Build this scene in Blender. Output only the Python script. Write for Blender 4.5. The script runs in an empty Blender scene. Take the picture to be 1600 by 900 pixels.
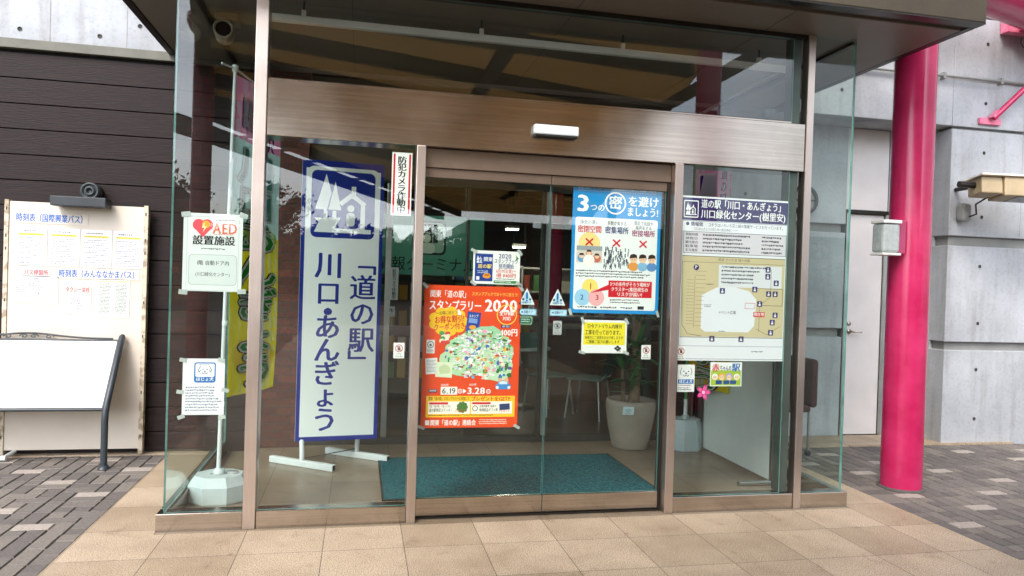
import bpy, bmesh, math, random
from mathutils import Vector, Matrix
R = math.radians
rnd = random.Random(7)
sc = bpy.context.scene
col = sc.collection

# ------------------------------------------------------------------ camera, sky, sun, exposure
cam_d = bpy.data.cameras.new('camera'); cam = bpy.data.objects.new('camera', cam_d); col.objects.link(cam)
cam_d.sensor_width = 36; cam_d.lens = 36 * 1128.13 / 1600; cam_d.clip_start = 0.05; cam_d.clip_end = 2000
YAW, PITCH, ROLL = -0.207709, -0.009296, 0.031605
def cam_axes():
    B = Matrix(((1, 0, 0), (0, 0, -1), (0, 1, 0)))
    Rz = Matrix.Rotation(YAW, 3, 'Z'); Rx = Matrix.Rotation(PITCH, 3, 'X'); Rr = Matrix.Rotation(ROLL, 3, 'Z')
    return Rr @ B @ Rx.transposed() @ Rz.transposed()
_M = cam_axes()
_m = Matrix((_M[0], -_M[1], -_M[2])).transposed().to_4x4(); _m.translation = (0, 0, 1.5)
cam.matrix_world = _m
sc.camera = cam

SUN_EL, SUN_AZ = R(52), R(215)        # high, hidden sun in front-left of the facade (behind the viewer)
w = bpy.data.worlds.new('World'); sc.world = w; w.use_nodes = True
nt = w.node_tree; nt.nodes.clear()
sky = nt.nodes.new('ShaderNodeTexSky'); sky.sky_type = 'NISHITA'; sky.sun_disc = False
sky.sun_elevation = SUN_EL; sky.sun_rotation = SUN_AZ; sky.dust_density = 3.0; sky.air_density = 1.0
tc = nt.nodes.new('ShaderNodeTexCoord'); mp = nt.nodes.new('ShaderNodeMapping'); mp.inputs['Scale'].default_value = (1, 1, 2.4)
nz = nt.nodes.new('ShaderNodeTexNoise'); nz.inputs['Scale'].default_value = 2.3; nz.inputs['Detail'].default_value = 7; nz.inputs['Roughness'].default_value = .58
cr = nt.nodes.new('ShaderNodeValToRGB'); cr.color_ramp.elements[0].position = .36; cr.color_ramp.elements[0].color = (.35, .35, .35, 1)
cr.color_ramp.elements[1].position = .62; cr.color_ramp.elements[1].color = (.97, .97, .97, 1)
cl = nt.nodes.new('ShaderNodeValToRGB'); cl.color_ramp.elements[0].position = .30; cl.color_ramp.elements[0].color = (4.2, 4.5, 4.9, 1)
cl.color_ramp.elements[1].position = .74; cl.color_ramp.elements[1].color = (9.5, 9.7, 10.0, 1)
nz2 = nt.nodes.new('ShaderNodeTexNoise'); nz2.inputs['Scale'].default_value = 3.4; nz2.inputs['Detail'].default_value = 6
mx = nt.nodes.new('ShaderNodeMix'); mx.data_type = 'RGBA'
bg = nt.nodes.new('ShaderNodeBackground'); bg.inputs['Strength'].default_value = 0.12
out = nt.nodes.new('ShaderNodeOutputWorld')
L = nt.links.new
L(tc.outputs['Generated'], mp.inputs['Vector']); L(mp.outputs['Vector'], nz.inputs['Vector']); L(mp.outputs['Vector'], nz2.inputs['Vector'])
L(nz.outputs['Fac'], cr.inputs['Fac']); L(nz2.outputs['Fac'], cl.inputs['Fac'])
L(cr.outputs['Color'], mx.inputs['Factor']); L(sky.outputs['Color'], mx.inputs['A']); L(cl.outputs['Color'], mx.inputs['B'])
# the cloud deck is brightest round the hidden sun, low on the left behind the viewer
gd = nt.nodes.new('ShaderNodeVectorMath'); gd.operation = 'DOT_PRODUCT'; gd.inputs[1].default_value = Vector((-.36, -.90, .28)).normalized()
L(tc.outputs['Generated'], gd.inputs[0])
gm = nt.nodes.new('ShaderNodeMapRange'); gm.interpolation_type = 'SMOOTHSTEP'; gm.inputs['From Min'].default_value = .45; gm.inputs['From Max'].default_value = 1; gm.inputs['To Min'].default_value = .9; gm.inputs['To Max'].default_value = 4.6
L(gd.outputs['Value'], gm.inputs['Value'])
sv = nt.nodes.new('ShaderNodeVectorMath'); sv.operation = 'SCALE'; L(mx.outputs['Result'], sv.inputs[0]); L(gm.outputs['Result'], sv.inputs['Scale'])
L(sv.outputs['Vector'], bg.inputs['Color']); L(bg.outputs['Background'], out.inputs['Surface'])

sun_d = bpy.data.lights.new('sun', 'SUN'); sun_d.energy = 1.2; sun_d.angle = R(14); sun_d.color = (1, .96, .9)
sun = bpy.data.objects.new('sun', sun_d); col.objects.link(sun); sun.location = (-8, -10, 20)
_dirn = Vector((math.sin(SUN_AZ) * math.cos(SUN_EL), math.cos(SUN_AZ) * math.cos(SUN_EL), math.sin(SUN_EL)))
sun.rotation_euler = _dirn.to_track_quat('Z', 'Y').to_euler()

sc.render.engine = 'CYCLES'
sc.cycles.max_bounces = 9; sc.cycles.transparent_max_bounces = 32; sc.cycles.diffuse_bounces = 5; sc.cycles.glossy_bounces = 5
sc.cycles.use_denoising = True; sc.cycles.sample_clamp_indirect = 6
sc.cycles.caustics_reflective = False
sc.view_settings.view_transform = 'Standard'; sc.view_settings.look = 'None'; sc.view_settings.gamma = 1
sc.view_settings.use_curve_mapping = False
sc.view_settings.exposure = .72

# ------------------------------------------------------------------ materials
def lin(h):
    h = h.lstrip('#'); o = []
    for i in (0, 2, 4):
        c = int(h[i:i + 2], 16) / 255
        o.append(c / 12.92 if c <= .04045 else ((c + .055) / 1.055) ** 2.4)
    return (*o, 1)
_mats = {}
def base_mat(name):
    m = bpy.data.materials.new(name); m.use_nodes = True
    nt = m.node_tree; b = nt.nodes['Principled BSDF']; return m, nt, b, nt.links.new
def node(nt, t, **k):
    n = nt.nodes.new(t)
    for a, v in k.items():
        if a in n.inputs: n.inputs[a].default_value = v
        else: setattr(n, a, v)
    return n
def ink(h, rough=.6):
    k = ('ink', h, rough)
    if k not in _mats:
        m, nt, b, L = base_mat('print_' + h.strip('#')); b.inputs['Base Color'].default_value = lin(h); b.inputs['Roughness'].default_value = rough
        b.inputs['Specular IOR Level'].default_value = .3
        _mats[k] = m
    return _mats[k]
def cloth_ink(h, rough=.8):
    k = ('cloth', h)
    if k not in _mats:
        m, nt, b, L = base_mat('dyed_cloth_' + h); b.inputs['Base Color'].default_value = lin(h); b.inputs['Roughness'].default_value = .8; b.inputs['Specular IOR Level'].default_value = .1
        t = node(nt, 'ShaderNodeBsdfTranslucent'); t.inputs['Color'].default_value = lin(h); x = node(nt, 'ShaderNodeMixShader'); x.inputs['Fac'].default_value = .65
        L(b.outputs[0], x.inputs[1]); L(t.outputs[0], x.inputs[2]); L(x.outputs[0], nt.nodes['Material Output'].inputs['Surface']); _mats[k] = m
    return _mats[k]
def surf(name, h, h2=None, scale=6, rough=.6, metal=0, bump=0, bscale=40, stretch=(1, 1, 1), detail=6, lo=.35, hi=.65, rvar=0, spec=.5):
    """noise-mottled surface between two colours, with bump and roughness variation"""
    if name in _mats: return _mats[name]
    m, nt, b, L = base_mat(name); b.inputs['Roughness'].default_value = rough; b.inputs['Metallic'].default_value = metal
    b.inputs['Specular IOR Level'].default_value = spec
    tc = node(nt, 'ShaderNodeTexCoord'); mp = node(nt, 'ShaderNodeMapping'); mp.inputs['Scale'].default_value = stretch
    geo = node(nt, 'ShaderNodeNewGeometry')
    L(geo.outputs['Position'], mp.inputs['Vector'])
    n = node(nt, 'ShaderNodeTexNoise', Scale=scale, Detail=detail, Roughness=.6); L(mp.outputs['Vector'], n.inputs['Vector'])
    r = node(nt, 'ShaderNodeValToRGB'); e = r.color_ramp.elements
    e[0].position = lo; e[0].color = lin(h); e[1].position = hi; e[1].color = lin(h2 or h)
    L(n.outputs['Fac'], r.inputs['Fac']); L(r.outputs['Color'], b.inputs['Base Color'])
    if rvar:
        mr = node(nt, 'ShaderNodeMapRange'); mr.inputs['To Min'].default_value = rough - rvar; mr.inputs['To Max'].default_value = rough + rvar
        L(n.outputs['Fac'], mr.inputs['Value']); L(mr.outputs['Result'], b.inputs['Roughness'])
    if bump:
        n2 = node(nt, 'ShaderNodeTexNoise', Scale=bscale, Detail=4); L(mp.outputs['Vector'], n2.inputs['Vector'])
        bp = node(nt, 'ShaderNodeBump', Strength=bump, Distance=.01); L(n2.outputs['Fac'], bp.inputs['Height']); L(bp.outputs['Normal'], b.inputs['Normal'])
    _mats[name] = m
    return m
def glass_mat(name='clear_glass', tint=(.94, .965, .953), f0=.032):
    if name in _mats: return _mats[name]
    m = bpy.data.materials.new(name); m.use_nodes = True; nt = m.node_tree; nt.nodes.clear(); L = nt.links.new
    geo = node(nt, 'ShaderNodeNewGeometry'); dp = node(nt, 'ShaderNodeVectorMath', operation='DOT_PRODUCT')
    L(geo.outputs['Incoming'], dp.inputs[0]); L(geo.outputs['Normal'], dp.inputs[1])
    ab = node(nt, 'ShaderNodeMath', operation='ABSOLUTE'); L(dp.outputs['Value'], ab.inputs[0])
    om = node(nt, 'ShaderNodeMath', operation='SUBTRACT'); om.inputs[0].default_value = 1; L(ab.outputs[0], om.inputs[1])
    pw = node(nt, 'ShaderNodeMath', operation='POWER'); pw.inputs[1].default_value = 5; L(om.outputs[0], pw.inputs[0])
    ma = node(nt, 'ShaderNodeMath', operation='MULTIPLY_ADD'); ma.inputs[1].default_value = 1 - f0; ma.inputs[2].default_value = f0; L(pw.outputs[0], ma.inputs[0])
    tr = node(nt, 'ShaderNodeBsdfTransparent'); tr.inputs['Color'].default_value = (*tint, 1)
    gl = node(nt, 'ShaderNodeBsdfGlossy'); gl.inputs['Roughness'].default_value = 0.0; gl.inputs['Color'].default_value = (1, 1, 1, 1)
    mx = node(nt, 'ShaderNodeMixShader'); o = node(nt, 'ShaderNodeOutputMaterial')
    L(ma.outputs[0], mx.inputs['Fac']); L(tr.outputs[0], mx.inputs[1]); L(gl.outputs[0], mx.inputs[2]); L(mx.outputs[0], o.inputs['Surface'])
    _mats[name] = m
    return m
def emit_mat(name, h, s):
    m, nt, b, L = base_mat(name); b.inputs['Base Color'].default_value = lin(h); b.inputs['Emission Color'].default_value = lin(h); b.inputs['Emission Strength'].default_value = s
    return m

GLASS = glass_mat()
EDGE = surf('glass_edge', '5c8f87', '7fb0a8', rough=.15, spec=.6)
STEEL = None
def brushed(name, h, h2, rough=.3, stretch=(3, 3, 260), aniso=0):
    if name in _mats: return _mats[name]
    m, nt, b, L = base_mat(name); b.inputs['Metallic'].default_value = 1; b.inputs['Roughness'].default_value = rough
    geo = node(nt, 'ShaderNodeNewGeometry'); mp = node(nt, 'ShaderNodeMapping'); mp.inputs['Scale'].default_value = stretch
    L(geo.outputs['Position'], mp.inputs['Vector'])
    n = node(nt, 'ShaderNodeTexNoise', Scale=1.5, Detail=5, Roughness=.7); L(mp.outputs['Vector'], n.inputs['Vector'])
    n2 = node(nt, 'ShaderNodeTexNoise', Scale=2.2, Detail=5, Roughness=.6); L(geo.outputs['Position'], n2.inputs['Vector'])
    av = node(nt, 'ShaderNodeMath', operation='MULTIPLY_ADD'); av.inputs[1].default_value = .5; L(n.outputs['Fac'], av.inputs[0])
    hf = node(nt, 'ShaderNodeMath', operation='MULTIPLY'); hf.inputs[1].default_value = .5; L(n2.outputs['Fac'], hf.inputs[0]); L(hf.outputs[0], av.inputs[2])
    r = node(nt, 'ShaderNodeValToRGB'); e = r.color_ramp.elements; e[0].position = .38; e[0].color = lin(h); e[1].position = .62; e[1].color = lin(h2)
    L(av.outputs[0], r.inputs['Fac']); L(r.outputs['Color'], b.inputs['Base Color'])
    mr = node(nt, 'ShaderNodeMapRange'); mr.inputs['To Min'].default_value = rough - .08; mr.inputs['To Max'].default_value = rough + .1
    L(n2.outputs['Fac'], mr.inputs['Value']); L(mr.outputs['Result'], b.inputs['Roughness'])
    if aniso:
        b.inputs['Anisotropic'].default_value = aniso; b.inputs['Anisotropic Rotation'].default_value = .25
        tg = node(nt, 'ShaderNodeTangent', direction_type='RADIAL', axis='Z'); L(tg.outputs[0], b.inputs['Tangent'])
    bp = node(nt, 'ShaderNodeBump', Strength=.02, Distance=.002); L(n.outputs['Fac'], bp.inputs['Height']); L(bp.outputs['Normal'], b.inputs['Normal'])
    _mats[name] = m
    return m
STEEL = brushed('brushed_steel', 'a1978c', 'bfb4a8', .17, (.8, .8, 60))
STEELV = brushed('brushed_steel_upright', 'bdaea4', 'd2c4ba', .32, (260, 260, 3))
DARKMETAL = surf('dark_bronze_metal', '2b2825', '35312d', rough=.35, metal=.6)
ALU = brushed('aluminium', 'a9aca8', 'c2c5c0', .34)
def concrete():
    m, nt, b, L = base_mat('fair_faced_concrete'); geo = node(nt, 'ShaderNodeNewGeometry'); b.inputs['Roughness'].default_value = .75
    def ramp(src, p0, c0, p1, c1):
        r = node(nt, 'ShaderNodeValToRGB'); e = r.color_ramp.elements; e[0].position = p0; e[0].color = c0; e[1].position = p1; e[1].color = c1; L(src, r.inputs['Fac']); return r.outputs['Color']
    def noise(sc, det, st, rough=.6):
        mp = node(nt, 'ShaderNodeMapping'); mp.inputs['Scale'].default_value = st; L(geo.outputs['Position'], mp.inputs['Vector'])
        n = node(nt, 'ShaderNodeTexNoise', Scale=sc, Detail=det, Roughness=rough); L(mp.outputs['Vector'], n.inputs['Vector']); return n.outputs['Fac']
    c = ramp(noise(1.5, 9, (1, 1, 1)), .3, lin('9a9da0'), .72, lin('b8bbbf'))
    for fac, (p0, c0, p1, c1) in ((noise(2.2, 6, (3.2, 3.2, .4)), (.32, (.80, .79, .77, 1), .5, (1, 1, 1, 1))), (noise(38, 3, (1, 1, 1)), (.28, (.88, .88, .87, 1), .5, (1.03, 1.03, 1.03, 1))), (noise(.7, 3, (1, 1, 1.6)), (.35, (.86, .86, .86, 1), .65, (1.06, 1.06, 1.07, 1)))):
        mm = node(nt, 'ShaderNodeMix', data_type='RGBA', blend_type='MULTIPLY'); mm.inputs['Factor'].default_value = 1; L(c, mm.inputs['A']); L(ramp(fac, p0, c0, p1, c1), mm.inputs['B']); c = mm.outputs['Result']
    L(c, b.inputs['Base Color'])
    bp = node(nt, 'ShaderNodeBump', Strength=.15, Distance=.01); L(noise(60, 4, (1, 1, 1)), bp.inputs['Height']); L(bp.outputs['Normal'], b.inputs['Normal']); return m
CONC = concrete()
CONCD = surf('concrete_groove', '7f7f7c', '8f8f8b', scale=3, rough=.85)
HOLE = surf('tie_hole_shadow', '33322f', '454340', rough=.9)
PINK = surf('magenta_gloss_paint', 'b01b4e', 'c63064', scale=3, rough=.17, bump=.05, bscale=9, spec=.5, detail=9, rvar=.07)
PINKL = surf('pink_primer', 'd9688a', 'e58aa3', scale=12, rough=.6)
SOFFIT = surf('soffit_panel', '6d675e', '777067', scale=1.2, rough=.45, spec=.4)
FASCIA = surf('fascia_concrete', '3b3428', '484031', scale=2.2, rough=.8, bump=.1)
WHITEP = surf('white_paint', 'dcdcd8', 'e6e6e2', scale=4, rough=.5)
WHITEPL = surf('white_plastic', 'cfd6d4', 'dde3e1', scale=5, rough=.4)
DARKGREY = surf('dark_grey_paint', '2f3436', '3a4042', scale=8, rough=.45)
BLACK = surf('black_plastic', '121212', '1b1b1b', rough=.5)
GREYP = surf('grey_plastic', '8d8f8c', '9b9d99', rough=.5)
CREAM = surf('cream_board', 'cdc2b3', 'd8cdbf', scale=1.8, rough=.55, detail=8)
FLANK = surf('cream_board_flaking', '9c8a72', 'cdbfab', scale=14, rough=.7, lo=.4, hi=.5)

# ------------------------------------------------------------------ mesh helpers
class MB:
    def __init__(s): s.v = []; s.f = []; s.m = []; s.mats = []; s.sm = []
    def mi(s, m):
        if m not in s.mats: s.mats.append(m)
        return s.mats.index(m)
    def face(s, pts, m, smooth=False):
        i = len(s.v); s.v += [tuple(p) for p in pts]; s.f.append(tuple(range(i, i + len(pts)))); s.m.append(s.mi(m)); s.sm.append(smooth)
    def grid(s, rows, m, smooth=True, closed=False):
        i = len(s.v); n = len(rows[0]); k = s.mi(m)
        for r in rows: s.v += [tuple(p) for p in r]
        for a in range(len(rows) - 1):
            for b in range(n if closed else n - 1):
                c = (b + 1) % n
                s.f.append((i + a * n + b, i + a * n + c, i + (a + 1) * n + c, i + (a + 1) * n + b)); s.m.append(k); s.sm.append(smooth)
    def box(s, x0, x1, y0, y1, z0, z1, m, bev=0, M=None, em=None):
        """axis box; bev chamfers every edge; em = other material for the faces whose normal is along x or z (pane edges)"""
        b = min(bev, (x1 - x0) / 2.01, (y1 - y0) / 2.01, (z1 - z0) / 2.01)
        def P(x, y, z): return (M @ Vector((x, y, z))) if M is not None else (x, y, z)
        if b <= 0:
            c = [(x0, y0, z0), (x1, y0, z0), (x1, y1, z0), (x0, y1, z0), (x0, y0, z1), (x1, y0, z1), (x1, y1, z1), (x0, y1, z1)]
            i = len(s.v); s.v += [tuple(P(*p)) for p in c]
            for q, (f) in enumerate(((0, 3, 2, 1), (4, 5, 6, 7), (0, 1, 5, 4), (2, 3, 7, 6), (1, 2, 6, 5), (3, 0, 4, 7))):
                s.f.append(tuple(i + j for j in f)); mm = m
                if em: mm = em.get('xyz'[(2, 2, 1, 1, 0, 0)[q]], m)
                s.m.append(s.mi(mm)); s.sm.append(False)
            return
        bm = bmesh.new(); bmesh.ops.create_cube(bm, size=1)
        for v in bm.verts: v.co = ((x0 + x1) / 2 + v.co.x * (x1 - x0), (y0 + y1) / 2 + v.co.y * (y1 - y0), (z0 + z1) / 2 + v.co.z * (z1 - z0))
        bmesh.ops.bevel(bm, geom=bm.edges[:], offset=b, segments=2, profile=.5, affect='EDGES')
        s.addbm(bm, m, M)
    def addbm(s, bm, m, M=None, smooth=False):
        i = len(s.v); bm.verts.index_update(); k = s.mi(m)
        for v in bm.verts: s.v.append(tuple(M @ v.co if M is not None else v.co))
        for f in bm.faces: s.f.append(tuple(i + v.index for v in f.verts)); s.m.append(k); s.sm.append(smooth)
        bm.free()
    def tube(s, path, r, m, n=10, caps=True):
        path = [Vector(p) for p in path]; rr = r if isinstance(r, (list, tuple)) else [r] * len(path); rows = []
        up = None
        for i, p in enumerate(path):
            t = ((path[i + 1] if i + 1 < len(path) else p) - (path[i - 1] if i else p)).normalized()
            if up is None: up = Vector((0, 0, 1)) if abs(t.z) < .9 else Vector((1, 0, 0))
            a = t.cross(up).normalized(); b = a.cross(t).normalized(); up = b
            rows.append([p + (a * math.cos(q * 2 * math.pi / n) + b * math.sin(q * 2 * math.pi / n)) * rr[i] for q in range(n)])
        s.grid(rows, m, True, True)
        if caps: s.face(rows[0][::-1], m); s.face(rows[-1], m)
    def lathe(s, prof, m, c=(0, 0, 0), n=32, M=None, smooth=True):
        rows = []
        for r, z in prof:
            row = []
            for q in range(n):
                p = Vector((r * math.cos(2 * math.pi * q / n), r * math.sin(2 * math.pi * q / n), z))
                row.append((M @ p if M is not None else p) + Vector(c))
            rows.append(row)
        s.grid(rows, m, smooth, True)
    def prism(s, poly, y0, y1, m):
        """polygon in x,z extruded along y"""
        s.face([(x, y0, z) for x, z in poly], m); s.face([(x, y1, z) for x, z in poly][::-1], m)
        n = len(poly)
        for i in range(n):
            a, b = poly[i], poly[(i + 1) % n]
            s.face([(a[0], y0, a[1]), (a[0], y1, a[1]), (b[0], y1, b[1]), (b[0], y0, b[1])], m)
    def build(s, name, parent=None, loc=None):
        me = bpy.data.meshes.new(name); off = Vector(loc) if loc else Vector()
        me.from_pydata([tuple(Vector(p) - off) for p in s.v], [], s.f)
        for m in s.mats: me.materials.append(m)
        me.polygons.foreach_set('material_index', s.m); me.polygons.foreach_set('use_smooth', s.sm); me.update()
        o = bpy.data.objects.new(name, me); col.objects.link(o); o.location = off
        if parent:
            o.parent = parent; o.matrix_parent_inverse = Matrix.Translation(parent.location).inverted()
        return o
def tag(o, label=None, cat=None, group=None, kind=None):
    if label: o['label'] = label
    if cat: o['category'] = cat
    if group: o['group'] = group
    if kind: o['kind'] = kind
    return o
def thing(name, loc, label, cat, group=None):
    o = bpy.data.objects.new(name, None); col.objects.link(o); o.location = loc; o.empty_display_size = .1
    return tag(o, label, cat, group)

# ------------------------------------------------------------------ printed sheets (posters, signs, stickers)
_tc = bpy.data.curves.new('glyphs', 'FONT'); _tc.size = 1; _tc.resolution_u = 2
_to = bpy.data.objects.new('glyphs', _tc); col.objects.link(_to)
_gc = {}
def bolds(b):
    if b <= 0: return ((0, 0),)
    if b < .05: return ((-b, 0), (b, 0), (0, b * .7))
    return [(b * math.cos(i * math.pi / 5), b * math.sin(i * math.pi / 5)) for i in range(10)]
def glyph(ch, bold=0.0):
    bold = 0.0; k = (ch, 0)
    if k not in _gc:
        _tc.body = ch; _tc.offset = bold; dg = bpy.context.evaluated_depsgraph_get(); dg.update()
        me = bpy.data.meshes.new_from_object(_to.evaluated_get(dg))
        vs = [(v.co.x, v.co.y) for v in me.vertices]; fs = [tuple(p.vertices) for p in me.polygons]
        bpy.data.meshes.remove(me)
        wide = ord(ch) > 0x2000
        adv = 1.0 if wide else ((max(v[0] for v in vs) + .07) if vs else .3)
        _gc[k] = (vs, fs, adv)
    return _gc[k]
ROT = 'ー「」（）()〜…'
class Print:
    """a flat sheet; u to the right, v downwards, both in metres from the top left corner"""
    def __init__(s, w, h, bg='f2f2ee', rough=.55): s.w = w; s.h = h; s.it = []; s.bg = bg; s.rough = rough; s.layer = 1; s.outline = None
    def up(s, n=1): s.layer += n
    def poly(s, pts, c): s.it.append(([tuple(p) for p in pts], [tuple(range(len(pts)))], c, s.layer))
    def rect(s, x, y, w, h, c, rot=0, sub=None):
        if sub:
            nx, ny = sub; P = [(x + w * i / nx, y + h * j / ny) for j in range(ny + 1) for i in range(nx + 1)]
            s.it.append((P, [(j * (nx + 1) + i, (j + 1) * (nx + 1) + i, (j + 1) * (nx + 1) + i + 1, j * (nx + 1) + i + 1) for j in range(ny) for i in range(nx)], c, s.layer)); return
        p = [(x, y), (x, y + h), (x + w, y + h), (x + w, y)]
        if rot:
            cx, cy = x + w / 2, y + h / 2; a = R(rot)
            p = [(cx + (q[0] - cx) * math.cos(a) - (q[1] - cy) * math.sin(a), cy + (q[0] - cx) * math.sin(a) + (q[1] - cy) * math.cos(a)) for q in p]
        s.poly(p, c)
    def rrect(s, x, y, w, h, r, c, n=5):
        q = []
        for cx, cy, a0 in ((x + r, y + r, 270), (x + r, y + h - r, 180), (x + w - r, y + h - r, 90), (x + w - r, y + r, 0)):
            for i in range(n + 1):
                a = R(a0 - 90 * i / n); q.append((cx + r * math.cos(a), cy + r * math.sin(a)))
        s.poly(q, c)
    def circ(s, x, y, r, c, n=20, ry=None): s.poly([(x + r * math.cos(-2 * math.pi * i / n), y + (ry or r) * math.sin(-2 * math.pi * i / n)) for i in range(n)], c)
    def blob(s, x, y, rx, ry, c, n=18, j=.12, seed=1):
        q = random.Random(seed); s.poly([(x + rx * (1 + q.uniform(-j, j)) * math.cos(-2 * math.pi * i / n), y + ry * (1 + q.uniform(-j, j)) * math.sin(-2 * math.pi * i / n)) for i in range(n)], c)
    def cloud(s, x, y, rx, ry, c, n=9):
        s.circ(x, y, rx * .86, c, 24, ry * .86)
        for i in range(n):
            a = 2 * math.pi * i / n; s.circ(x + rx * .72 * math.cos(a), y + ry * .70 * math.sin(a), rx * .30, c, 12, ry * .34)
    def ring(s, x, y, r, t, c, n=24, ry=None):
        k = (ry or r) / r
        for i in range(n):
            a, b = -2 * math.pi * i / n, -2 * math.pi * (i + 1) / n
            s.poly([(x + r * math.cos(a), y + r * k * math.sin(a)), (x + r * math.cos(b), y + r * k * math.sin(b)), (x + (r - t) * math.cos(b), y + (r - t) * k * math.sin(b)), (x + (r - t) * math.cos(a), y + (r - t) * k * math.sin(a))], c)
    def line(s, x0, y0, x1, y1, t, c):
        d = math.hypot(x1 - x0, y1 - y0) or 1e-6; nx, ny = -(y1 - y0) / d * t / 2, (x1 - x0) / d * t / 2
        s.poly([(x0 + nx, y0 + ny), (x1 + nx, y1 + ny), (x1 - nx, y1 - ny), (x0 - nx, y0 - ny)][::-1] if 0 else [(x0 - nx, y0 - ny), (x0 + nx, y0 + ny), (x1 + nx, y1 + ny), (x1 - nx, y1 - ny)], c)
    def pline(s, pts, t, c):
        for a, b in zip(pts, pts[1:]): s.line(*a, *b, t, c)
    def frame(s, x, y, w, h, t, c):
        s.rect(x, y, w, t, c); s.rect(x, y + h - t, w, t, c); s.rect(x, y + t, t, h - 2 * t, c); s.rect(x + w - t, y + t, t, h - 2 * t, c)
    def width(s, t, h, bold=0): return sum(glyph(c, bold)[2] if c != ' ' else .35 for c in t) * h
    def text(s, t, x, y, h, c, bold=0, w=None, al='l', sx=1, rot=0):
        """x,y = top left (or top centre / right) of the line, h = em height"""
        W = s.width(t, h, bold) * sx
        if w: sx *= w / W; W = w
        if al == 'c': x -= W / 2
        if al == 'r': x -= W
        ox, oy = x, y; a = R(rot)
        for ch in t:
            if ch == ' ': x += .35 * h * sx; continue
            vs, fs, adv = glyph(ch, bold)
            for bx, by in bolds(bold):
                P = [(x + (vx + bx) * h * sx, y + .86 * h - (vy + by) * h) for vx, vy in vs]
                if rot: P = [(ox + (p[0] - ox) * math.cos(a) - (p[1] - oy) * math.sin(a), oy + (p[0] - ox) * math.sin(a) + (p[1] - oy) * math.cos(a)) for p in P]
                s.it.append((P, fs, c, s.layer))
            x += adv * h * sx
    def vtext(s, t, x, y, h, c, bold=0, step=None, sx=1):
        """vertical line, x = centre of the column, y = top"""
        for ch in t:
            vs, fs, adv = glyph(ch, bold)
            for bx, by in bolds(bold):
                P = []
                for vx, vy in vs:
                    gx, gy = vx - .5, vy - .38
                    if ch in ROT: gx, gy = gy, -gx
                    P.append((x + (gx + bx) * h * sx, y + h * .5 - (gy + by) * h))
                s.it.append((P, fs, c, s.layer))
            y += (step or h)
    def greek(s, x, y, w, h, n, c, seed=0, fill=.55):
        """n lines of print too small to read"""
        q = random.Random(seed); lh = h / n
        for i in range(n):
            cx = x; end = x + w * q.uniform(.75, 1)
            while cx < end:
                d = lh * q.uniform(.25, .75)
                s.rect(cx, y + i * lh + lh * (1 - fill) / 2 * q.uniform(.6, 1.3), d, lh * fill * q.uniform(.6, 1), c); cx += d + lh * q.uniform(.12, .3)
    def build(s, name, O, U=(1, 0, 0), V=(0, 0, 1), parent=None, thick=.0012, warp=None, step=.00012, sub=(1, 1), mat=None):
        O, U, V = Vector(O), Vector(U).normalized(), Vector(V).normalized(); N = U.cross(V).normalized()
        mb = MB(); inkf = cloth_ink if warp else ink; bgm = mat or inkf(s.bg, s.rough)
        def P(u, v, n):
            if warp: return warp(u, v, n)
            return O + U * u - V * v + N * n
        nx, ny = sub
        if s.outline:
            o = s.outline; mb.face([P(a, b, 0) for a, b in o], bgm); mb.face([P(a, b, -thick) for a, b in o][::-1], bgm)
            for i in range(len(o)):
                a, b = o[i], o[(i + 1) % len(o)]; mb.face([P(*a, 0), P(*a, -thick), P(*b, -thick), P(*b, 0)], bgm)
        else:
            for n, fl in (((0, 0),) if warp else ((0, 0), (-thick, 1))):
                rows = [[P(s.w * i / nx, s.h * j / ny, n) for i in range(nx + 1)] for j in range(ny + 1)]
                mb.grid(rows if fl else rows[::-1], bgm, bool(warp))
            for e in () if warp else ([(s.w * i / nx, 0) for i in range(nx + 1)], [(s.w, s.h * j / ny) for j in range(ny + 1)], [(s.w - s.w * i / nx, s.h) for i in range(nx + 1)], [(0, s.h - s.h * j / ny) for j in range(ny + 1)]):
                mb.grid([[P(*p, 0) for p in e], [P(*p, -thick) for p in e]], bgm, False)
        cells = {}; g = max(s.w, s.h) / 14
        for pts, fs, c, ly in s.it:
            xs = [q[0] for q in pts]; ys = [q[1] for q in pts]
            if not xs: continue
            bb = (min(xs), max(xs), min(ys), max(ys)); ly = 0
            keys = [(a, b) for a in range(int(bb[0] // g), int(bb[1] // g) + 1) for b in range(int(bb[2] // g), int(bb[3] // g) + 1)]
            for kk in keys:
                for o in cells.get(kk, ()):
                    if o[4] > ly and o[0] < bb[1] and o[1] > bb[0] and o[2] < bb[3] and o[3] > bb[2]: ly = o[4]
            ly += 1
            for kk in keys: cells.setdefault(kk, []).append((*bb, ly))
            i = len(mb.v); mb.v += [tuple(P(u, v, ly * step)) for u, v in pts]; k = mb.mi(inkf(c, s.rough))
            for f in fs: mb.f.append(tuple(i + j for j in f)); mb.m.append(k); mb.sm.append(bool(warp))
        return mb.build(name, parent, loc=tuple(P(s.w / 2, s.h, 0)))
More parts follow.
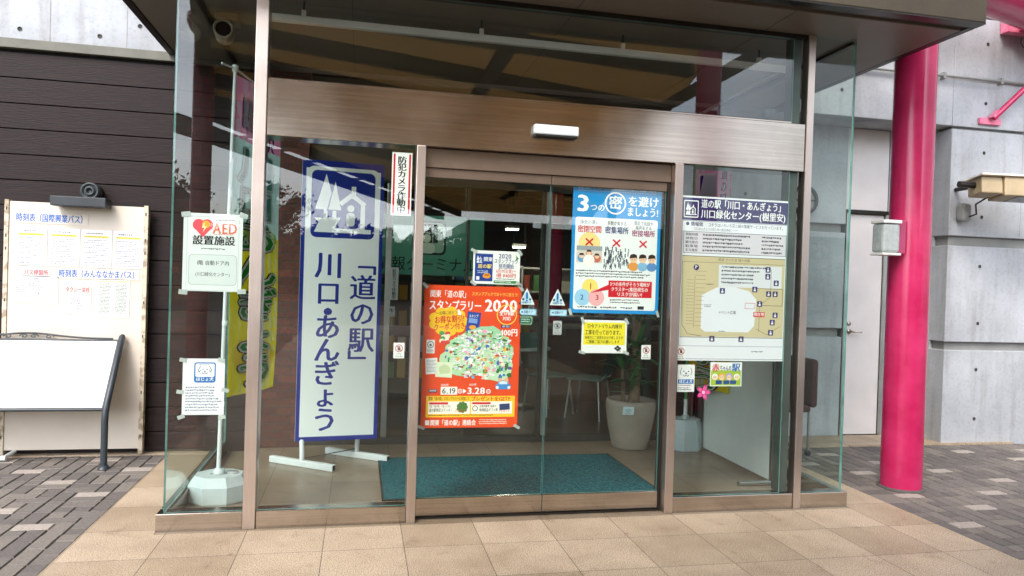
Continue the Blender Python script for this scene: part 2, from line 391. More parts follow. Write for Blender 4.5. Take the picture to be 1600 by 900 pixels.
def roadside_mark(p, x, y, w, h, fg, bg):
    """the roadside-station mark: two firs, ground, a house with a person in it"""
    def q(a, b): return (x + a * w, y + b * h)
    for tx, tw, ty, tb in ((.21, .17, .02, .60), (.355, .125, .10, .62)):
        p.poly([q(tx, ty), q(tx - tw, tb), q(tx + tw, tb)], bg if tx > .3 else fg)
        if tx > .3: p.up(); p.poly([q(tx + .005, ty + .035), q(tx - tw + .025, tb - .02), q(tx + tw - .012, tb - .02)], fg)
        p.rect(x + (tx - .032) * w, y + (tb - .005) * h, .064 * w, .16 * h, fg)
    p.poly([q(.03, .74), q(.10, .81), q(.03, .97), q(.97, .97), q(.97, .90), q(.36, .90), q(.46, .72)], fg)
    p.up()
    p.pline([q(.45, .50), q(.64, .34), q(.86, .50)], .075 * w, fg)
    p.rect(x + .79 * w, y + .47 * h, .075 * w, .45 * h, fg); p.rect(x + .63 * w, y + .2 * h, .075 * w, .2 * h, fg)
    p.circ(x + .625 * w, y + .565 * h, .06 * w, fg, 16, .06 * w); p.rrect(x + .555 * w, y + .635 * h, .14 * w, .22 * h, .05 * w, fg)
    p.up()
def dup(root, loc, label=None, group=None):
    r = root.copy(); col.objects.link(r); r.location = loc
    if label: r['label'] = label
    if group: r['group'] = group
    for ch in list(root.children):
        c = ch.copy(); col.objects.link(c); c.parent = r
        for g in list(ch.children):
            d = g.copy(); col.objects.link(d); d.parent = c
    return r

# ------------------------------------------------------------------ ground, paths, paving
XL, XR = -1.49, 3.735             # edges of the tiled entrance path
def ground_mat():
    return surf('far_ground', '4c4945', '5b5852', scale=.8, rough=.9, bump=.2)
mb = MB(); mb.face([(-400, -400, -.05), (400, -400, -.05), (400, 400, -.05), (-400, 400, -.05)], ground_mat())
tag(mb.build('ground'), kind='structure')

def tile_mat(name, a, b, joint, rough=.55, spec=.4, tint=('c9ae8c', 'b99a80')):
    m, nt, bs, L = base_mat(name)
    geo = node(nt, 'ShaderNodeNewGeometry'); mp = node(nt, 'ShaderNodeMapping'); mp.inputs['Location'].default_value = (1.483 + .4415 * 40, -3.585 + .4475 * 80, 0)
    L(geo.outputs['Position'], mp.inputs['Vector'])
    br = node(nt, 'ShaderNodeTexBrick', offset=0.0, squash=1.0); br.inputs['Scale'].default_value = 1; br.inputs['Brick Width'].default_value = .4415
    br.inputs['Row Height'].default_value = .4475; br.inputs['Mortar Size'].default_value = .0022; br.inputs['Mortar Smooth'].default_value = .2
    br.inputs['Color1'].default_value = lin(a); br.inputs['Color2'].default_value = lin(b); br.inputs['Mortar'].default_value = lin(joint); br.inputs['Bias'].default_value = -.1
    L(mp.outputs['Vector'], br.inputs['Vector'])
    n = node(nt, 'ShaderNodeTexNoise', Scale=170, Detail=3, Roughness=.6); L(geo.outputs['Position'], n.inputs['Vector'])
    r = node(nt, 'ShaderNodeValToRGB'); e = r.color_ramp.elements; e[0].position = .36; e[0].color = (.28, .24, .2, 1); e[1].position = .56; e[1].color = (1.2, 1.18, 1.15, 1)
    L(n.outputs['Fac'], r.inputs['Fac'])
    m1 = node(nt, 'ShaderNodeMix', data_type='RGBA', blend_type='MULTIPLY'); m1.inputs['Factor'].default_value = 1; L(br.outputs['Color'], m1.inputs['A']); L(r.outputs['Color'], m1.inputs['B'])
    n2 = node(nt, 'ShaderNodeTexNoise', Scale=1.7, Detail=8, Roughness=.65); L(geo.outputs['Position'], n2.inputs['Vector'])
    r2 = node(nt, 'ShaderNodeValToRGB'); e = r2.color_ramp.elements; e[0].position = .3; e[0].color = (.74, .70, .65, 1); e[1].position = .62; e[1].color = (1.05, 1.04, 1.02, 1)
    L(n2.outputs['Fac'], r2.inputs['Fac'])
    m2 = node(nt, 'ShaderNodeMix', data_type='RGBA', blend_type='MULTIPLY'); m2.inputs['Factor'].default_value = 1; L(m1.outputs['Result'], m2.inputs['A']); L(r2.outputs['Color'], m2.inputs['B'])
    n3 = node(nt, 'ShaderNodeTexNoise', Scale=5.5, Detail=5, Roughness=.7, Distortion=.6); L(geo.outputs['Position'], n3.inputs['Vector'])
    r3 = node(nt, 'ShaderNodeValToRGB'); e = r3.color_ramp.elements; e[0].position = .28; e[0].color = (.62, .57, .52, 1); e[1].position = .42; e[1].color = (1, 1, 1, 1); L(n3.outputs['Fac'], r3.inputs['Fac'])
    n4 = node(nt, 'ShaderNodeTexVoronoi', Scale=3.1); L(geo.outputs['Position'], n4.inputs['Vector'])
    r4 = node(nt, 'ShaderNodeValToRGB'); e = r4.color_ramp.elements; e[0].position = .035; e[0].color = (.5, .46, .43, 1); e[1].position = .06; e[1].color = (1, 1, 1, 1); L(n4.outputs['Distance'], r4.inputs['Fac'])
    m3 = node(nt, 'ShaderNodeMix', data_type='RGBA', blend_type='MULTIPLY'); m3.inputs['Factor'].default_value = .8; L(m2.outputs['Result'], m3.inputs['A']); L(r3.outputs['Color'], m3.inputs['B'])
    m2 = node(nt, 'ShaderNodeMix', data_type='RGBA', blend_type='MULTIPLY'); m2.inputs['Factor'].default_value = .7; L(m3.outputs['Result'], m2.inputs['A']); L(r4.outputs['Color'], m2.inputs['B'])
    L(m2.outputs['Result'], bs.inputs['Base Color']); bs.inputs['Roughness'].default_value = rough; bs.inputs['Specular IOR Level'].default_value = spec
    bp = node(nt, 'ShaderNodeBump', Strength=.12, Distance=.003); ad = node(nt, 'ShaderNodeMath', operation='MULTIPLY_ADD'); ad.inputs[1].default_value = -6
    L(br.outputs['Fac'], ad.inputs[0]); L(n.outputs['Fac'], ad.inputs[2]); L(ad.outputs[0], bp.inputs['Height']); L(bp.outputs['Normal'], bs.inputs['Normal'])
    return m
TILE = tile_mat('granite_tile_path', 'c0b09d', 'a99985', '51483f')
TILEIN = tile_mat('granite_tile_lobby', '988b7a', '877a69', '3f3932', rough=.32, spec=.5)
mb = MB(); mb.box(XL, XR, -14, 4.40, -.08, .0, TILE); mb.box(XL, -1.105, 4.40, 6.375, -.08, 0, TILE); mb.box(3.375, XR, 4.40, 6.55, -.08, 0, TILE)
tag(mb.build('entrance_path'), kind='structure')
mb = MB(); mb.box(-1.10, 3.37, 4.405, 6.62, -.08, .0, TILEIN)
tag(mb.build('lobby_floor'), kind='structure')
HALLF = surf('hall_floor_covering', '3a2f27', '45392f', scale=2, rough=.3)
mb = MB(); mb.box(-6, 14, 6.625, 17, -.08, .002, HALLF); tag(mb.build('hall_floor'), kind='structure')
mb = MB(); mb.box(XR + .003, 6.6, 6.16, 6.60, -.08, .012, TILE); tag(mb.build('side_step'), kind='structure')

def paver_mats():
    return [surf('paver_dark_%s' % n, a, b, scale=55, rough=.8, bump=.25, bscale=260, lo=.3, hi=.7) for n, a, b in
            (('one', '5f5955', '766f6a'), ('two', '69625e', '80786f'), ('three', '55504d', '6c6561'))] + [surf('paver_pale', '92887f', 'aba199', scale=55, rough=.8, bump=.25, bscale=260)]
PM = paver_mats(); JOINT = surf('paver_joint_sand', '2a2724', '393531', scale=40, rough=.95)
def pavement(x0, x1, y0, y1, shift):
    g = .105; nx, ny = int((x1 - x0) / g), int((y1 - y0) / g); occ = {}; blocks = []; q = random.Random(3 + shift)
    mb = MB(); mb.face([(x0, y0, -.012), (x1, y0, -.012), (x1, y1, -.012), (x0, y1, -.012)], JOINT)
    for j in range(ny):
        for i in range(nx - 1):
            if j % 3 == 0 and (i + (j // 3) * 3 + shift) % 7 == 0 and q.random() < .85:
                blocks.append((i, j, 2, 1, 3)); occ[i, j] = occ[i + 1, j] = 1
    for j in range(ny):
        for i in range(nx):
            if (i, j) in occ: continue
            if j + 1 < ny and (i, j + 1) not in occ and q.random() < .62: w, h = 1, 2
            elif i + 1 < nx and (i + 1, j) not in occ and q.random() < .7: w, h = 2, 1
            else: w, h = 1, 1
            for a in range(w):
                for b in range(h): occ[i + a, j + b] = 1
            blocks.append((i, j, w, h, q.choice((0, 1, 2))))
    for i, j, w, h, k in blocks:
        z = q.uniform(-.003, .001); a, b = x0 + i * g + .0025, y0 + j * g + .0025; c, d = x0 + (i + w) * g - .0025, y0 + (j + h) * g - .0025; e = .005
        t = [(a + e, b + e, z), (c - e, b + e, z), (c - e, d - e, z), (a + e, d - e, z)]; u = [(a, b, z - .013), (c, b, z - .013), (c, d, z - .013), (a, d, z - .013)]
        mb.face(t, PM[k])
        for n in range(4): mb.face([u[n], u[(n + 1) % 4], t[(n + 1) % 4], t[n]], PM[k])
    return tag(mb.build('pavement'), kind='structure')
pavement(XL - .105 * 50, XL, 6.35 - .105 * 62, 6.35, 0)
pavement(XR, XR + .105 * 56, 6.155 - .105 * 60, 6.155, 2)

# ------------------------------------------------------------------ timber clad building on the left
lb = thing('timber_clad_building', (-3.5, 6.4, 0), 'dark brown plank clad building wall behind the notice board', 'building')
def plank_mat():
    m = surf('dark_stained_planks', '1a1110', '281b19', scale=3, rough=.6, spec=.25, bump=.3, bscale=9, stretch=(1.2, 1.2, 16), rvar=.1); return m
PLANK = plank_mat(); GAP = surf('plank_gap', '0c0a0a', '100e0d', rough=.9)
mb = MB(); mb.box(-9, -.9, 6.40, 6.6, 0.0, 3.20, GAP)
z = -.02; q = random.Random(5)
while z < 3.17:
    z1 = min(z + .192, 3.18); x = -9
    mb.box(-9, -.9, 6.375 + q.uniform(0, .003), 6.40, max(z, .01), z1, PLANK, .003); z += .2
mb.build('plank_cladding', lb)
mb = MB(); mb.box(-9, -.9, 6.34, 6.6, 3.20, 3.275, surf('grey_flashing', '5c5b52', '6b695f', scale=5, rough=.6, metal=.2), .004); mb.build('flashing', lb)
mb = MB(); mb.box(-9, -.9, 6.38, 6.7, 3.277, 5.6, CONC)
for x in (-2.672, -2.098, -1.803, -3.3):
    mb.lathe([(0, 0), (.018, 0), (.018, .001)], HOLE, M=Matrix.Translation((x, 6.378, 3.36 + (0.11 if x == -1.803 else 0))) @ Matrix.Rotation(R(90), 4, 'X'), n=12)
mb.box(-2.46, -2.456, 6.3785, 6.38, 3.28, 5.6, CONCD); mb.box(-1.9, -1.897, 6.3785, 6.38, 3.28, 5.6, CONCD)
mb.build('upper_wall', lb)
mb = MB(); mb.box(-9, -1.12, 6.30, 6.372, -.05, .012, TILE); tag(mb.build('wall_kerb'), kind='structure')

# ------------------------------------------------------------------ concrete building on the right
rb = thing('concrete_building', (6, 6.4, 0), 'pale fair faced concrete wall with tie holes behind the magenta column', 'building')
mb = MB()
Yw = 6.2
def wall_panel(x0, x1, z0, z1, y=Yw, th=.35): mb.box(x0, x1, y, y + th, z0, z1, CONC, .006)
for z0, z1 in ((-.02, .945), (1.03, 2.0), (2.10, 3.17), (3.20, 4.3), (4.32, 5.6)): wall_panel(5.765, 14, z0, z1)
mb.box(5.80, 14, Yw + .04, 6.54, 0, 5.5, CONCD)
for z0, z1 in ((3.20, 4.3), (4.32, 5.6)): wall_panel(3.9, 5.762, z0, z1)
mb.box(5.763, 5.85, Yw + .2, 6.75, 0, 3.2, CONC)                       # deep reveal beside the recess
for x in (6.15, 7.05, 7.95, 8.85):
    for z in (.25, .75, 1.22, 1.8, 2.3, 2.95, 3.45, 4.05): mb.lathe([(0, 0), (.018, 0), (.018, .001)], HOLE, M=Matrix.Translation((x, Yw - .002, z)) @ Matrix.Rotation(R(90), 4, 'X'), n=12)
for x in (4.5, 5.2):
    for z in (3.45, 4.05): mb.lathe([(0, 0), (.018, 0), (.018, .001)], HOLE, M=Matrix.Translation((x, Yw - .002, z)) @ Matrix.Rotation(R(90), 4, 'X'), n=12)
for x in (6.62, 7.5): mb.box(x, x + .003, Yw - .0012, Yw + .01, 2.12, 4.28, CONCD)
mb.build('outer_wall', rb)
mb = MB()
for z0, z1 in ((-.02, 1.03), (1.12, 2.11), (2.20, 3.2)): mb.box(3.4, 4.90, 6.61, 6.9, z0, z1, CONC, .006)
mb.box(3.4, 4.88, 6.66, 6.92, 0, 3.25, CONCD); mb.box(5.40, 5.76, 6.61, 6.9, 0, 3.2, CONC); mb.box(4.90, 5.40, 6.66, 6.9, 2.30, 3.2, CONC)
mb.box(3.4, 5.76, 6.555, 6.9, 3.202, 3.3, CONC)
for x in (4.35, 3.75):
    for z in (.25, .8, 1.4, 1.95, 2.45, 2.95): mb.lathe([(0, 0), (.018, 0), (.018, .001)], HOLE, M=Matrix.Translation((x, 6.608, z)) @ Matrix.Rotation(R(90), 4, 'X'), n=12)
mb.build('recessed_wall', rb)
mb = MB(); mb.box(4.945, 5.36, 6.625, 6.68, .015, 2.31, surf('pink_white_door', 'cfcac7', 'd9d4d1', scale=3, rough=.45), .003); dr = mb.build('service_door', rb)
mb = MB(); mb.box(4.905, 5.395, 6.62, 6.655, 2.356, 3.198, surf('pink_white_door', '', ''), .003); mb.build('transom_panel', dr)
mb = MB(); mb.box(4.905, 4.94, 6.60, 6.70, 0, 2.35, ALU); mb.box(5.365, 5.395, 6.60, 6.70, 0, 2.35, ALU); mb.box(4.905, 5.395, 6.59, 6.70, 2.316, 2.352, DARKMETAL); mb.build('door_frame', dr)
mb = MB(); mb.tube([(4.99, 6.62, 1.09), (4.99, 6.57, 1.09), (5.10, 6.565, 1.085)], .009, STEEL); mb.lathe([(0, 0), (.024, 0), (.024, .012), (0, .012)], STEEL, M=Matrix.Translation((4.99, 6.625, 1.09)) @ Matrix.Rotation(R(90), 4, 'X'), n=16)
mb.lathe([(0, 0), (.02, 0), (.02, .012), (0, .012)], STEEL, M=Matrix.Translation((4.985, 6.625, 1.17)) @ Matrix.Rotation(R(90), 4, 'X'), n=16); mb.build('handle', dr)
mb = MB(); mb.tube([(3.9, 6.165, 3.675), (14, 6.165, 3.70)], .014, GREYP)
for x in (4.6, 5.6, 6.28, 7.4): mb.box(x, x + .03, 6.15, 6.2, 3.65, 3.71, GREYP)
mb.build('conduit', rb)
mb = MB(); mb.lathe([(.125, 0), (.15, 0), (.15, .03), (.125, .03), (.125, 0)], BLACK, M=Matrix.Translation((4.40, 6.605, 2.42)) @ Matrix.Rotation(R(90), 4, 'X'), n=40)
mb.lathe([(0, .004), (.126, .004)], GREYP, M=Matrix.Translation((4.40, 6.605, 2.42)) @ Matrix.Rotation(R(90), 4, 'X'), n=40)
mb.box(4.262, 4.538, 6.585, 6.593, 2.413, 2.427, BLACK); mb.box(4.393, 4.407, 6.584, 6.592, 2.282, 2.558, BLACK)
mb.build('round_vent', rb)

# ------------------------------------------------------------------ entrance canopy
cn = thing('entrance_canopy', (1.2, 5, 3.25), 'flat entrance canopy with a dark panelled soffit over the glass box', 'canopy')
mb = MB(); mb.box(-1.57, 3.9, 3.95, 6.37, 3.262, 3.9, FASCIA, .006)
for x in (.4, 2.2, 3.3): mb.lathe([(0, 0), (.015, 0), (.015, .001)], HOLE, M=Matrix.Translation((x, 3.948, 3.42)) @ Matrix.Rotation(R(90), 4, 'X'), n=12)
mb.build('roof_slab', cn)
mb = MB(); mb.box(-1.50, 3.83, 4.08, 6.36, 3.246, 3.2615, SOFFIT, .002)
for x in (-.1, 1.3, 2.62): mb.box(x, x + .004, 4.085, 6.355, 3.2445, 3.2465, DARKMETAL)
mb.build('soffit', cn)
mb = MB()
for a in ((-1.57, 3.9, 3.952, 4.03, 3.252, 3.2615), (-1.57, -1.52, 4.04, 6.36, 3.252, 3.2615), (3.85, 3.9, 4.04, 6.36, 3.252, 3.2615)): mb.box(*a, DARKMETAL)
mb.build('drip_edge', cn)

# ------------------------------------------------------------------ the glass entrance box
XG0, XG1, YF, YB = -1.07, 3.34, 4.455, 6.37
ge = thing('glass_entrance', (1.1, 4.46, 0), 'glass entrance box with brushed steel posts, header beam and sills', 'entrance')
def upright(x0, x1, y0, y1, z0, z1, m=STEELV):
    mb = MB(); mb.box(x0, x1, y0, y1, z0, z1, m, .003); return mb.build('post', ge)
upright(-.632, -.562, 4.425, 4.56, 0, 3.245); upright(.317, .371, 4.425, 4.56, 0, 2.309); upright(2.004, 2.062, 4.425, 4.56, 0, 2.309); upright(2.951, 3.004, 4.425, 4.50, 0, 3.245)
upright(2.86, 2.925, 4.47, 4.56, 0.105, 3.245, surf('green_grey_metal', '4b5650', '56625b', rough=.4, metal=.5))
mb = MB(); mb.box(-.560, 2.949, 4.435, 4.62, 2.310, 2.637, STEEL, .004); hb = mb.build('header_beam', ge)
mb = MB(); mb.box(-.560, 2.858, 4.46, 4.60, 2.638, 2.652, STEEL); mb.build('header_cap', hb)
for x0, x1, y0 in ((-1.105, -.634, 4.435), (-.560, .315, 4.435), (2.064, 2.949, 4.435), (3.006, 3.375, 4.435)):
    mb = MB(); mb.box(x0, x1, y0, 4.54, 0, .104, STEEL, .004); mb.build('sill', ge)
for x0, x1 in ((-1.105, -1.04), (3.31, 3.375)):
    mb = MB(); mb.box(x0, x1, 4.542, 6.36, 0, .104, STEEL, .004); mb.build('sill', ge)
def pane(x0, x1, y0, y1, z0, z1, name='glass_pane', parent=None, mat=None):
    thin = 'x' if x1 - x0 < y1 - y0 else 'y'; em = {k: EDGE for k in 'xyz' if k != thin}
    mb = MB(); mb.box(x0, x1, y0, y1, z0, z1, mat or GLASS, em=em); return mb.build(name, parent or ge)
pane(XG0 + .001, -.634, YF, YF + .01, .105, 3.244); pane(-.560, .315, YF, YF + .01, .105, 2.309); pane(2.064, 2.858, YF, YF + .01, .105, 2.309)
pane(3.006, XG1 - .001, YF, YF + .01, .105, 3.244); pane(-.558, 2.858, YF, YF + .01, 2.653, 3.215, 'transom_pane', mat=glass_mat('transom_glass', (.93, .955, .945), .05))
GLASS2 = glass_mat('return_glass', (.93, .975, .955))
pane(XG0, XG0 + .01, YF + .012, YB, .105, 3.244, mat=GLASS2); pane(XG1 - .01, XG1, YF + .012, YB, .105, 3.244, mat=GLASS2)
mb = MB(); mb.box(-.560, 2.949, 4.44, 4.50, 3.216, 3.245, DARKMETAL)
mb.build('head_trim', ge)
for x0 in (XG0 - .01, XG1 - .025):
    mb = MB(); mb.box(x0, x0 + .035, 4.47, YB, 3.225, 3.2455, DARKMETAL); mb.build('head_trim', ge)
mb = MB(); mb.box(1.036, 1.325, 4.385, 4.433, 2.425, 2.487, WHITEPL, .008); ss = mb.build('door_sensor', ge)
mb = MB(); mb.box(1.045, 1.316, 4.378, 4.43, 2.414, 2.4245, BLACK); mb.build('sensor_lens', ss)
# door track behind the header
mb = MB(); mb.box(.372, 2.003, 4.49, 4.60, 2.19, 2.308, surf('bronze_track_cover', '6b5b4b', '77675a', scale=3, rough=.35, metal=.5), .003); mb.box(1.0, 1.25, 4.70, 4.73, 2.16, 2.19, WHITEPL, .004); mb.build('door_track', ge)

def sliding_door(x0, x1, label):
    t = thing('sliding_door', ((x0 + x1) / 2, 4.52, 0), label, 'door', 'sliding glass doors')
    mb = MB(); mb.box(x0, x1, 4.50, 4.54, .018, .128, STEEL, .003); mb.build('bottom_rail', t)
    mb = MB(); mb.box(x0, x1, 4.505, 4.535, 2.13, 2.189, surf('bronze_track_cover', '', ''), .003); mb.build('top_rail', t)
    pane(x0 + .002, x1 - .002, 4.515, 4.525, .129, 2.129, 'glass', t)
    return t
sliding_door(.376, 1.188, 'left sliding glass door with the orange poster behind its pane')
sliding_door(1.193, 1.985, 'right sliding glass door with the blue poster and yellow notice behind its pane')
for x in (1.1885, ): pass
mb = MB(); mb.box(1.987, 2.002, 4.50, 4.56, .0, 2.188, DARKMETAL); mb.build('door_jamb', ge)
mb = MB(); mb.box(.372, 2.0, 4.49, 4.555, .0005, .012, DARKMETAL); mb.build('floor_track', ge)

# ------------------------------------------------------------------ inner side of the lobby
BRK = None
def brick_mat():
    m, nt, bs, L = base_mat('red_brown_brick'); geo = node(nt, 'ShaderNodeNewGeometry'); sp = node(nt, 'ShaderNodeSeparateXYZ'); cb = node(nt, 'ShaderNodeCombineXYZ'); ad = node(nt, 'ShaderNodeMath', operation='ADD')
    L(geo.outputs['Position'], sp.inputs[0]); L(sp.outputs['X'], ad.inputs[0]); L(sp.outputs['Y'], ad.inputs[1]); L(ad.outputs[0], cb.inputs['X']); L(sp.outputs['Z'], cb.inputs['Y'])
    br = node(nt, 'ShaderNodeTexBrick'); br.inputs['Scale'].default_value = 1; br.inputs['Brick Width'].default_value = .22; br.inputs['Row Height'].default_value = .07; br.inputs['Mortar Size'].default_value = .005
    br.inputs['Color1'].default_value = lin('6a3d30'); br.inputs['Color2'].default_value = lin('4e2c24'); br.inputs['Mortar'].default_value = lin('4a3b34'); L(cb.outputs[0], br.inputs['Vector'])
    n = node(nt, 'ShaderNodeTexNoise', Scale=45, Detail=5); L(geo.outputs['Position'], n.inputs['Vector'])
    m1 = node(nt, 'ShaderNodeMix', data_type='RGBA', blend_type='OVERLAY'); m1.inputs['Factor'].default_value = .7; L(br.outputs['Color'], m1.inputs['A']); L(n.outputs['Color'], m1.inputs['B']); L(m1.outputs['Result'], bs.inputs['Base Color'])
    bp = node(nt, 'ShaderNodeBump', Strength=.5, Distance=.01); L(br.outputs['Fac'], bp.inputs['Height']); bp.invert = True; L(bp.outputs['Normal'], bs.inputs['Normal']); bs.inputs['Roughness'].default_value = .8
    return m
BRK = brick_mat()
mb = MB(); mb.box(-.898, -.46, 6.50, 7.4, 0, 3.244, BRK, .004); tag(mb.build('brick_pier'), 'red brown brick pier inside the lobby left of the blue lettered sign', 'wall')

ig = thing('inner_glazing', (1.2, 6.6, 0), 'dark framed inner glass screen across the back of the lobby', 'glass screen')
FR = surf('bronze_inner_frame', '3d3f3a', '494b45', rough=.4, metal=.5)
for x0, x1, m in ((-.17, -.12, FR), (.22, .27, ALU), (1.70, 1.745, ALU), (1.66, 1.695, FR), (2.72, 2.78, FR), (-.455, -.42, FR), (3.30, 3.38, FR), (.95, .975, FR)):
    mb = MB(); mb.box(x0, x1, 6.58, 6.64, .06, 2.35, m, .003); mb.build('mullion', ig)
mb = MB(); mb.box(-.455, 3.38, 6.57, 6.66, 2.352, 2.50, FR, .003); mb.build('head_rail', ig)
mb = MB(); mb.box(-.455, 3.38, 6.56, 6.66, .0, .058, FR, .003); mb.build('bottom_rail', ig)
mb = MB(); mb.box(-.455, 3.395, 6.58, 6.7, 2.502, 3.244, surf('inner_spandrel', '4a4236', '544b3e', scale=2, rough=.7)); mb.build('spandrel', ig)
pane(-.119, .219, 6.605, 6.612, .06, 2.35, 'glass', ig); pane(.272, 1.659, 6.605, 6.612, .06, 2.35, 'glass', ig); pane(1.747, 2.719, 6.605, 6.612, .06, 2.35, 'glass', ig)

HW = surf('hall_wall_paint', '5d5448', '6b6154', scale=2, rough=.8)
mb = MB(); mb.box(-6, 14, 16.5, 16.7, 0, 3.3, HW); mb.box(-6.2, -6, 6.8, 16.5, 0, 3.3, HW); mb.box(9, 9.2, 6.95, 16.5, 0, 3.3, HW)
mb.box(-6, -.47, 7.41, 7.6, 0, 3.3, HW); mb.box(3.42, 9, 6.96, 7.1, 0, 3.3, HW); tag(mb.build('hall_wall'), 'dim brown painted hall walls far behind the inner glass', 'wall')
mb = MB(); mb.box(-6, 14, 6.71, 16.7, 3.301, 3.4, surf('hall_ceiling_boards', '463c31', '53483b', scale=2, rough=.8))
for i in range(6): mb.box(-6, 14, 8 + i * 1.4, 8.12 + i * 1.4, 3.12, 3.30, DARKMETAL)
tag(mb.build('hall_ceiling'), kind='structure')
LAMP = emit_mat('lit_tube', 'fff3dc', 45)
for n, (x, y, zz, lab) in enumerate(((2.5, 12, 2.37, 'lit strip lamp hanging in the hall, nearest the orange poster'), (2.76, 12.6, 2.10, 'small low lit strip lamp in the middle of the hall'), (3.15, 12, 2.24, 'lit strip lamp in the hall beside the blue poster'), (.8, 7.7, 2.95, 'extra strip lamp added out of sight to light the green hall sign'), (3.0, 7.9, 2.95, 'extra strip lamp added above the hall counter to brighten the hall'))):  # last two lamps are added to brighten the hall and its green sign
    t = thing('ceiling_lamp', (x, y, zz), lab, 'lamp', 'lit strip lamps in the hall')
    mb = MB(); k = .22 if y < 9 else .12; mb.box(x - k, x + k, y - .06, y + .06, zz + .02, zz + .07, WHITEP); mb.tube([(x - .1, y, zz + .07), (x - .1, y, 3.3)], .006, DARKGREY); mb.tube([(x + .1, y, zz + .07), (x + .1, y, 3.3)], .006, DARKGREY); mb.build('lamp_housing', t)
    mb = MB(); k = .2 if y < 9 else .1; mb.box(x - k, x + k, y - .045, y + .045, zz, zz + .019, LAMP); mb.build('lamp_tube', t)

# the hanging rail under the lobby ceiling
t = thing('ceiling_rail', (1.25, 4.8, 3.15), 'pale straight rail hung from the soffit behind the transom glass', 'rail')
mb = MB(); mb.box(-.62, 3.05, 4.79, 4.83, 3.10, 3.145, WHITEP, .003); mb.build('rail', t)
for x in (-.4, .75, 1.75, 2.8):
    mb = MB(); mb.tube([(x, 4.81, 3.146), (x, 4.81, 3.244)], .006, DARKGREY); mb.box(x - .014, x + .014, 4.795, 4.825, 3.1455, 3.185, WHITEP); mb.build('hanger', t)
mb = MB(); mb.tube([(2.99, 4.84, 3.12), (2.75, 5.6, 2.95), (2.52, 6.45, 2.78)], .011, GREYP); tag(mb.build('conduit_pipe'), 'thin pale pipe running from the ceiling rail down to the back of the lobby', 'pipe')
# ------------------------------------------------------------------ notices behind the glass
YP = 4.472            # just behind the front panes
YD = 4.532            # just behind the door glass
RED, BLU, NAVY, WHT, BLK, YEL = 'd3202c', '1c8fd0', '1d2a6e', 'f4f4f0', '161616', 'f2e233'

# orange rally poster
p = Print(.620, .900, 'e64a1c')
p.text('関東「道の駅」', .035, .030, .050, WHT, .012, w=.25); p.text('スタンプブックでおトクに巡ろう!', .30, .036, .026, 'ffe26a', 0, w=.30)
p.text('スタンプラリー', .030, .092, .070, WHT, .03, w=.335); p.text('2020', .385, .066, .108, WHT, .035, w=.215)
p.up(); p.cloud(.155, .225, .125, .090, 'f6c21d'); p.up()
p.text('〜お得に巡ろう!', .075, .165, .026, BLK, .01, w=.14, rot=-4); p.text('お得な割引!', .065, .197, .050, RED, .03, w=.19, rot=-5); p.text('クーポン付き', .062, .246, .046, RED, .03, w=.20, rot=-5)
p.rect(.272, .165, .085, .125, '20439a', 6); p.up(); p.text('スタンプ', .285, .180, .022, WHT, .02, w=.06); p.rect(.285, .205, .055, .030, '7d9fd8', 6); p.circ(.31, .262, .022, 'f0a030', 16, .014); p.circ(.225, .175, .012, WHT, 12); p.circ(.218, .158, .008, WHT, 12)
p.ring(.530, .178, .066, .006, 'ffd24a'); p.text('全178駅', .530, .150, .036, WHT, .03, w=.10, al='c'); p.text('対応', .530, .188, .028, WHT, .02, al='c')
p.rect(.495, .243, .06, .018, NAVY); p.up(); p.text('1冊 税込', .50, .245, .014, WHT); p.text('400円', .49, .266, .052, WHT, .035, w=.115)
q = random.Random(11)
p.blob(.37, .42, .22, .14, 'a9d6a6', 26, .10, 4); p.blob(.27, .47, .17, .10, 'b6dcae', 20, .1, 8); p.blob(.47, .50, .11, .11, 'bfe0b4', 20, .12, 9); p.blob(.41, .31, .10, .06, '9fd0a4', 16, .15, 3); p.up()
for a, b in (((.22, .42), (.36, .40)), ((.36, .40), (.40, .30)), ((.36, .40), (.38, .52)), ((.38, .52), (.26, .54)), ((.38, .47), (.54, .45)), ((.44, .33), (.46, .45))):
    p.pline([a, ((a[0] + b[0]) / 2 + .012, (a[1] + b[1]) / 2 - .01), b], .003, '6b8a6a')
cols = ('3d9b4a', 'd8433a', '2f6fb4', 'f0b43c', 'efe7d0', '8a5a34', 'f39ac0', '6b4a9a', 'ffffff', '5fb3d9', '2c6b3a', 'c9762c', 'a9d6ae', 'a9d6ae', '8cc79a', '4a8f5c')
for i in range(420):
    a = q.uniform(0, 6.283); r = q.uniform(0, 1) ** .5; x, y = .355 + .215 * r * math.cos(a), .43 + .155 * r * math.sin(a)
    c = q.choice(cols); k = q.random()
    if k < .45: p.blob(x, y, q.uniform(.004, .015), q.uniform(.004, .012), c, 9, .35, i)
    elif k < .7: p.rrect(x, y, q.uniform(.018, .04), .011, .003, WHT); p.up(); p.greek(x + .003, y + .002, .018, .008, 1, '444444', i); p.layer -= 1
    else: p.rect(x, y, q.uniform(.004, .014), q.uniform(.003, .008), c, q.uniform(-30, 30))
for i in range(26):
    x, y = q.uniform(.42, .56), q.uniform(.46, .58); p.blob(x, y, q.uniform(.008, .018), q.uniform(.008, .018), q.choice(cols), 9, .2, i + 50)
for i in range(10): p.blob(q.uniform(.10, .18), q.uniform(.30, .37), .018, .014, q.choice(('3d9b4a', 'd8433a', 'efe7d0', '2c6b3a')), 10, .2, i + 90)
p.up(); p.rect(.02, .46, .075, .10, 'e9ebe6', -4); p.rect(.085, .485, .105, .095, 'dfe7c8', 3); p.up(); p.greek(.026, .47, .06, .08, 9, '555577', 3, .4); p.blob(.14, .53, .04, .03, 'c3d3a4', 12, .2, 4)
